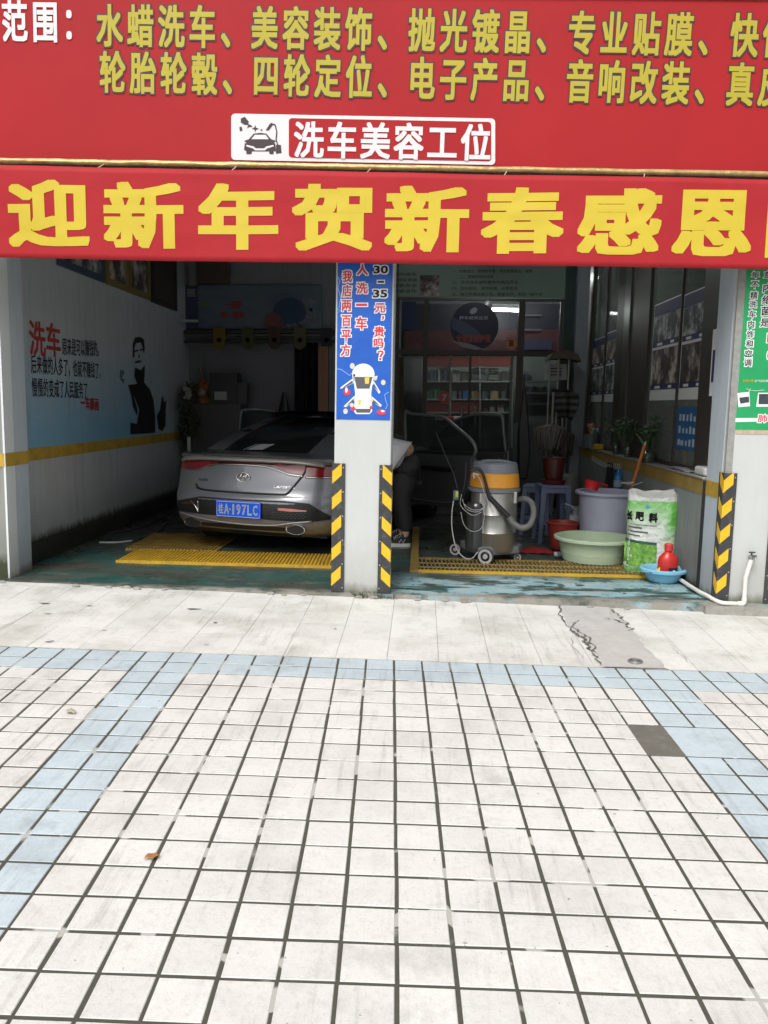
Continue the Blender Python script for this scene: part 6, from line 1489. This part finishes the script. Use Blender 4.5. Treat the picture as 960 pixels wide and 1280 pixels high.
tag(MB().prism([PY(x, y, 11.0) for x, y in ((642, 530), (655, 526), (657, 560), (655, 592), (641, 592))], VY, .03).build('hanging_cloth', plast('cloth_grey', (.15, .16, .17), rough=.9), None), 'pale grey cloth hanging low before the partition', 'cloth')

# ============================================================ LEFT BAY, BACK
Y1 = 11.28
bb3 = thing('wide_light_box', 'wide blue grey sign box with red words and a splashing tyre picture above the car', 'sign box', PY(315, 410, Y1))
def lb3(x0, y0, x1, y1, name, M, Yv=Y1, d=.01, root=bb3): return ob(x0, y0, x1, y1, Yv, name, M, root, d)
lb3(229, 357, 401, 411, 'box', mat('light_box_face', (.13, .17, .20), rough=.4, col2=(.07, .10, .15), vscale=1.2), d=.1)
lb3(229, 357, 248, 411, 'dark_corner', plast('box_navy', (.035, .05, .10)), Y1-.004, .003)
mb = MB(); mb.add([PY(362+21*cos(a*.3), 391+19*sin(a*.3), Y1-.006) for a in range(21)], [tuple(range(21))]); mb.build('tyre_picture', plast('pic_blue', (.02, .05, .10)), bb3)
mb = MB(); q = random.Random(6)
for i in range(60):
    a = -.9+q.random()*3.2; r_ = 20+q.random()*11; x, y = 364+r_*cos(a), 389+r_*.86*sin(a); s_ = .8+q.random()*1.6
    mb.add([PY(x, y-s_, Y1-.008), PY(x+s_*1.4, y, Y1-.008), PY(x, y+s_, Y1-.008), PY(x-s_*1.4, y, Y1-.008)], [(0, 1, 2, 3)])
mb.build('splash_drops', plast('splash_pale', (.17, .18, .21)), bb3, kind='stuff')
mb = MB(); mb.add([PY(x, y, Y1-.009) for x, y in ((330, 404), (333, 393), (342, 389), (352, 396), (346, 408), (352, 400), (357, 409), (334, 410))], [tuple(range(8))]); mb.build('red_splash', plast('splash_red', (.15, .05, .045)), bb3)
for s_, a in (('一洗好', (281, 376, 302, 386)), ('每一辆车', (276, 389, 306, 398))):
    mb = MB(); inkbox(mb, s_, *a, Y1-.008, .04); mb.build('red_lettering', plast('sign_red_dim', (.32, .03, .035)), bb3, kind='stuff')
mb = MB(); inkbox(mb, '汽车美容养护服务中心', 246, 364, 293, 370, Y1-.008, .01); mb.build('white_lettering', plast('print_dim', (.17, .18, .19)), bb3, kind='stuff')
lb3(234, 361, 244, 371, 'logo_square', plast('print_dim', (.17, .18, .19)), Y1-.008, .003); lb3(247, 377, 262, 382, 'green_print', plast('print_green', (.13, .16, .08)), Y1-.008, .003)
rl = thing('ceiling_rail', 'dark steel rail shelf under the wide sign box', 'rail', PY(320, 414, Y1-.1))
for y, h, M in ((412.5, 4, m_alu), (418, 2, m_alul), (425, 3, m_alu)): lb3(226, y, 418, y+h, 'bar', M, Y1-.12, .08, rl)
lb3(222, 399.5, 247, 402.5, 'bracket', plast('bracket_pale', (.40, .44, .44)), Y1-.3, .04, rl)
for i, (px, c) in enumerate(((274, (.17, .11, .02)), (309.5, (.07, .085, .03)), (343, (.065, .045, .035)), (375, (.10, .10, .05)), (408, (.035, .035, .05)))):
    T = thing('hanging_pennant', ('ochre', 'green', 'brown', 'olive yellow', 'near black')[i]+' rounded pennant hanging from the rail under the wide sign box', 'pennant', PY(px, 412, Y1-.2), 'pennants under the sign box')
    mb = MB(); mb.prism([PY(x, y, Y1-.2) for x, y in [(px-7.5, 410), (px+7.5, 410)]+[(px+7.5*cos(a*pi/8), 429+8*sin(a*pi/8)) for a in range(9)]], VY, .006); mb.build('pennant', plast('pennant_%d' % i, c, rough=.8), T)
    MB().lathe([(.001, .001), (.03, .001)], PY(px, 425, Y1-.203), 12, ax=(0, -1, 0)).build('pennant_mark', plast('pennant_mark', (.03, .025, .02)), T)
wbd = thing('wall_board', 'large pale grey board on the back wall under the rail', 'board', PY(313, 515, YB-.03)); lb3(258, 430, 368, 545, 'board', mat('pale_board', (.19, .19, .22), rough=.5, var=.15, vscale=2), YB-.04, .03, wbd)
cu_ = thing('dark_curtain', 'dark hanging curtain beside the orange post', 'curtain', PY(382, 520, YB-.05))
mb = MB(); mb.grid(lambda u, v: PY(369+28*u, 428+120*v, YB-.08)+Vector((0, .04*sin(u*22), 0)), 40, 1); mb.build('curtain', plast('curtain_black', (.02, .02, .022), rough=.9), cu_, smooth=True)
opo = thing('orange_post', 'orange brown wooden post at the back of the left bay', 'post', PY(404, 540, 11)); lb3(398, 433, 410, 560, 'post', plast('orange_brown', (.26, .11, .035)), 11.0, .1, opo)
lb3(411, 433, 422, 560, 'pale_edge_board', plast('pale_blue_dim', (.13, .15, .17)), 11.05, .03, opo)
cone = thing('roof_cone', 'dark pointed cone standing behind the car roof', 'cone', PY(355, 545, 11.1))
a = PY(355, 560, 11.1); t_ = PY(355, 490, 11.1); MB().lathe([(.20, 0), (.02, t_.z-a.z), (.001, t_.z-a.z)], a, 20).build('cone', plast('vac_black', (.025, .025, .027)), cone, smooth='auto')
MB().lathe([(.26, 0), (.26, .03), (.2, .04)], a, 20).tube([a, Vector((a.x, a.y, 0))], .05, 8).build('stand', plast('vac_black', (.025, .025, .027)), cone, smooth='auto')
# clutter in the left corner
sh_ = thing('corner_shelf', 'dark shelf cabinet in the far left corner behind the car', 'cabinet', PY(275, 560, 10.9))
p1, p2 = PY(240, 504, 10.8), PY(300, 504, 10.8)
MB().box2((p1.x, 10.8, 0), (p2.x, 11.3, p1.z)).build('cabinet', plast('cabinet_dark', (.05, .05, .055)), sh_)
bx_ = thing('black_machine', 'black box machine with a small white label in the far left corner', 'machine', PY(278, 500, 10.8))
lb3(262, 466, 296, 504, 'casing', plast('vac_black', (.025, .025, .027)), 10.82, .3, bx_); lb3(268, 489.5, 283.5, 500, 'white_label', plast('label_dimwhite', (.33, .33, .33)), 10.81, .006, bx_); lb3(290, 478, 308, 504, 'side_unit', plast('unit_grey', (.045, .045, .05)), 10.86, .2, bx_)
la = thing('figurine', 'small orange figurine with a pale base on the corner shelf', 'figurine', PY(254, 504, 10.8))
a = PY(254, 504, 10.85); MB().lathe([(.09, 0), (.10, .05), (.05, .12), (.09, .2), (.06, .28), (.001, .34)], a, 14).build('body', plast('figurine_orange', (.20, .08, .03)), la, smooth='auto'); MB().tube([a+VZ*.3, a+Vector((-.05, 0, .46))], .012, 6).build('horn', plast('figurine_brown', (.08, .05, .03)), la)
MB().ball(a+Vector((0, -.09, .14)), .05, 8, (1.2, .4, 1)).build('face', plast('figurine_pink', (.26, .16, .13)), la, smooth=True)
q = random.Random(77); pl3 = thing('hanging_plant', 'dark trailing plant with grey blooms against the left wall corner', 'plant', PY(238, 560, 10.6))
mb = MB(); mf = MB()
for i in range(260):
    y = 480+q.random()*70; c_ = PY(236+q.gauss(0, 6)+(y < 500)*6, y, 10.6+q.random()*.3); d = Vector((q.gauss(0, 1), q.gauss(0, 1), q.gauss(0, 1))).normalized(); n_ = d.orthogonal().normalized(); L_ = .04+.05*q.random()
    mb.add([c_, c_+d*L_*.5+n_*L_*.3, c_+d*L_, c_+d*L_*.5-n_*L_*.3], [(0, 1, 2, 3)])
for i in range(14): mf.ball(PY(230+q.random()*8, 484+q.random()*14, 10.5), .025, 5)
mb.build('foliage', plast('dusty_leaf', (.05, .05, .035), rough=.9), pl3, kind='stuff'); mf.build('blooms', plast('bloom_grey', (.28, .28, .26)), pl3, kind='stuff', smooth=True)
wj = thing('white_canister', 'pale canister standing between the left wall and the car boot', 'canister', PY(236, 640, 9.2))
a = PZ(234, 650, 0); MB().lathe([(.001, 0), (.07, 0), (.075, .3), (.06, .62), (.03, .7), (.025, .8), (.001, .8)], Vector((a.x+.03, a.y, 0)), 18).build('canister', plast('canister_grey', (.20, .21, .22)), wj, smooth='auto')
MB().tube([Vector((a.x+.03, a.y, .8)), Vector((a.x+.03, a.y, .95))], .02, 8).build('spray_neck', plast('canister_pale', (.3, .31, .31)), wj, smooth='auto')
# framed pictures high on the left wall
def wall_pic(label, xa, xb, zb, frame, pic):
    ya, yb_ = PX(xa, 390, XL).y, PX(xb, 390, XL).y; T = thing('framed_picture', label, 'picture', (XL, (ya+yb_)/2, zb), 'framed pictures high on the side wall')
    MB().box2((XL+.005, ya, zb), (XL+.03, yb_, 3.2)).build('frame', frame, T)
    n_ = 2 if yb_-ya > 1 else 1; w = (yb_-ya-.12)/n_
    for i in range(n_): MB().box2((XL+.031, ya+.06+i*w, zb+.06), (XL+.036, ya+.06+i*w+w-.06, 3.14)).build('picture', pic, T)
zb_ = 2.505
wall_pic('dark blue framed board high on the left wall', 72, 129, zb_, plast('frame_blue', (.04, .07, .11)), m_pic)
wall_pic('yellow framed picture next to the dark blue board', 132, 159, zb_, plast('frame_yellow', (.20, .15, .04)), m_pic2)
wall_pic('second yellow framed picture farther along the left wall', 160, 186, zb_, plast('frame_yellow', (.20, .15, .04)), m_pic2)
wall_pic('black framed picture nearest the back corner of the left wall', 188, 219, zb_-.01, plast('frame_black', (.03, .028, .025)), plast('picture_dark', (.05, .04, .03)))
cb = thing('wooden_panel', 'brown wooden panel with small bright lamps above the wide sign box', 'panel', PY(265, 340, 11)); lb3(246, 325, 286, 354, 'panel', plast('brown_panel', (.08, .055, .04)), 11.1, .1, cb); lb3(237, 325, 244, 357, 'pale_upright', plast('panel_upright', (.16, .16, .155)), 10.9, .06, cb)
# bay lights: the tubes whose reflections show in the panes
for lab, a, b_ in (('lit tube under the ceiling at the front of the right-hand bay', (1.1, 7.6, 3.15), (1.1, 8.8, 3.15)), ('lit tube under the ceiling before the glass partition', (.9, 9.3, 3.18), (.9, 10.4, 3.18))):
    tube_lamp(lab, Vector(a), Vector(b_))
tube_lamp('unseen lit tube added under the office ceiling to brighten the display shelves', Vector((.6, 12.0, 3.15)), Vector((2.0, 12.0, 3.15)), M=m_tube2)  # hidden tube, added only to lift the light in the office
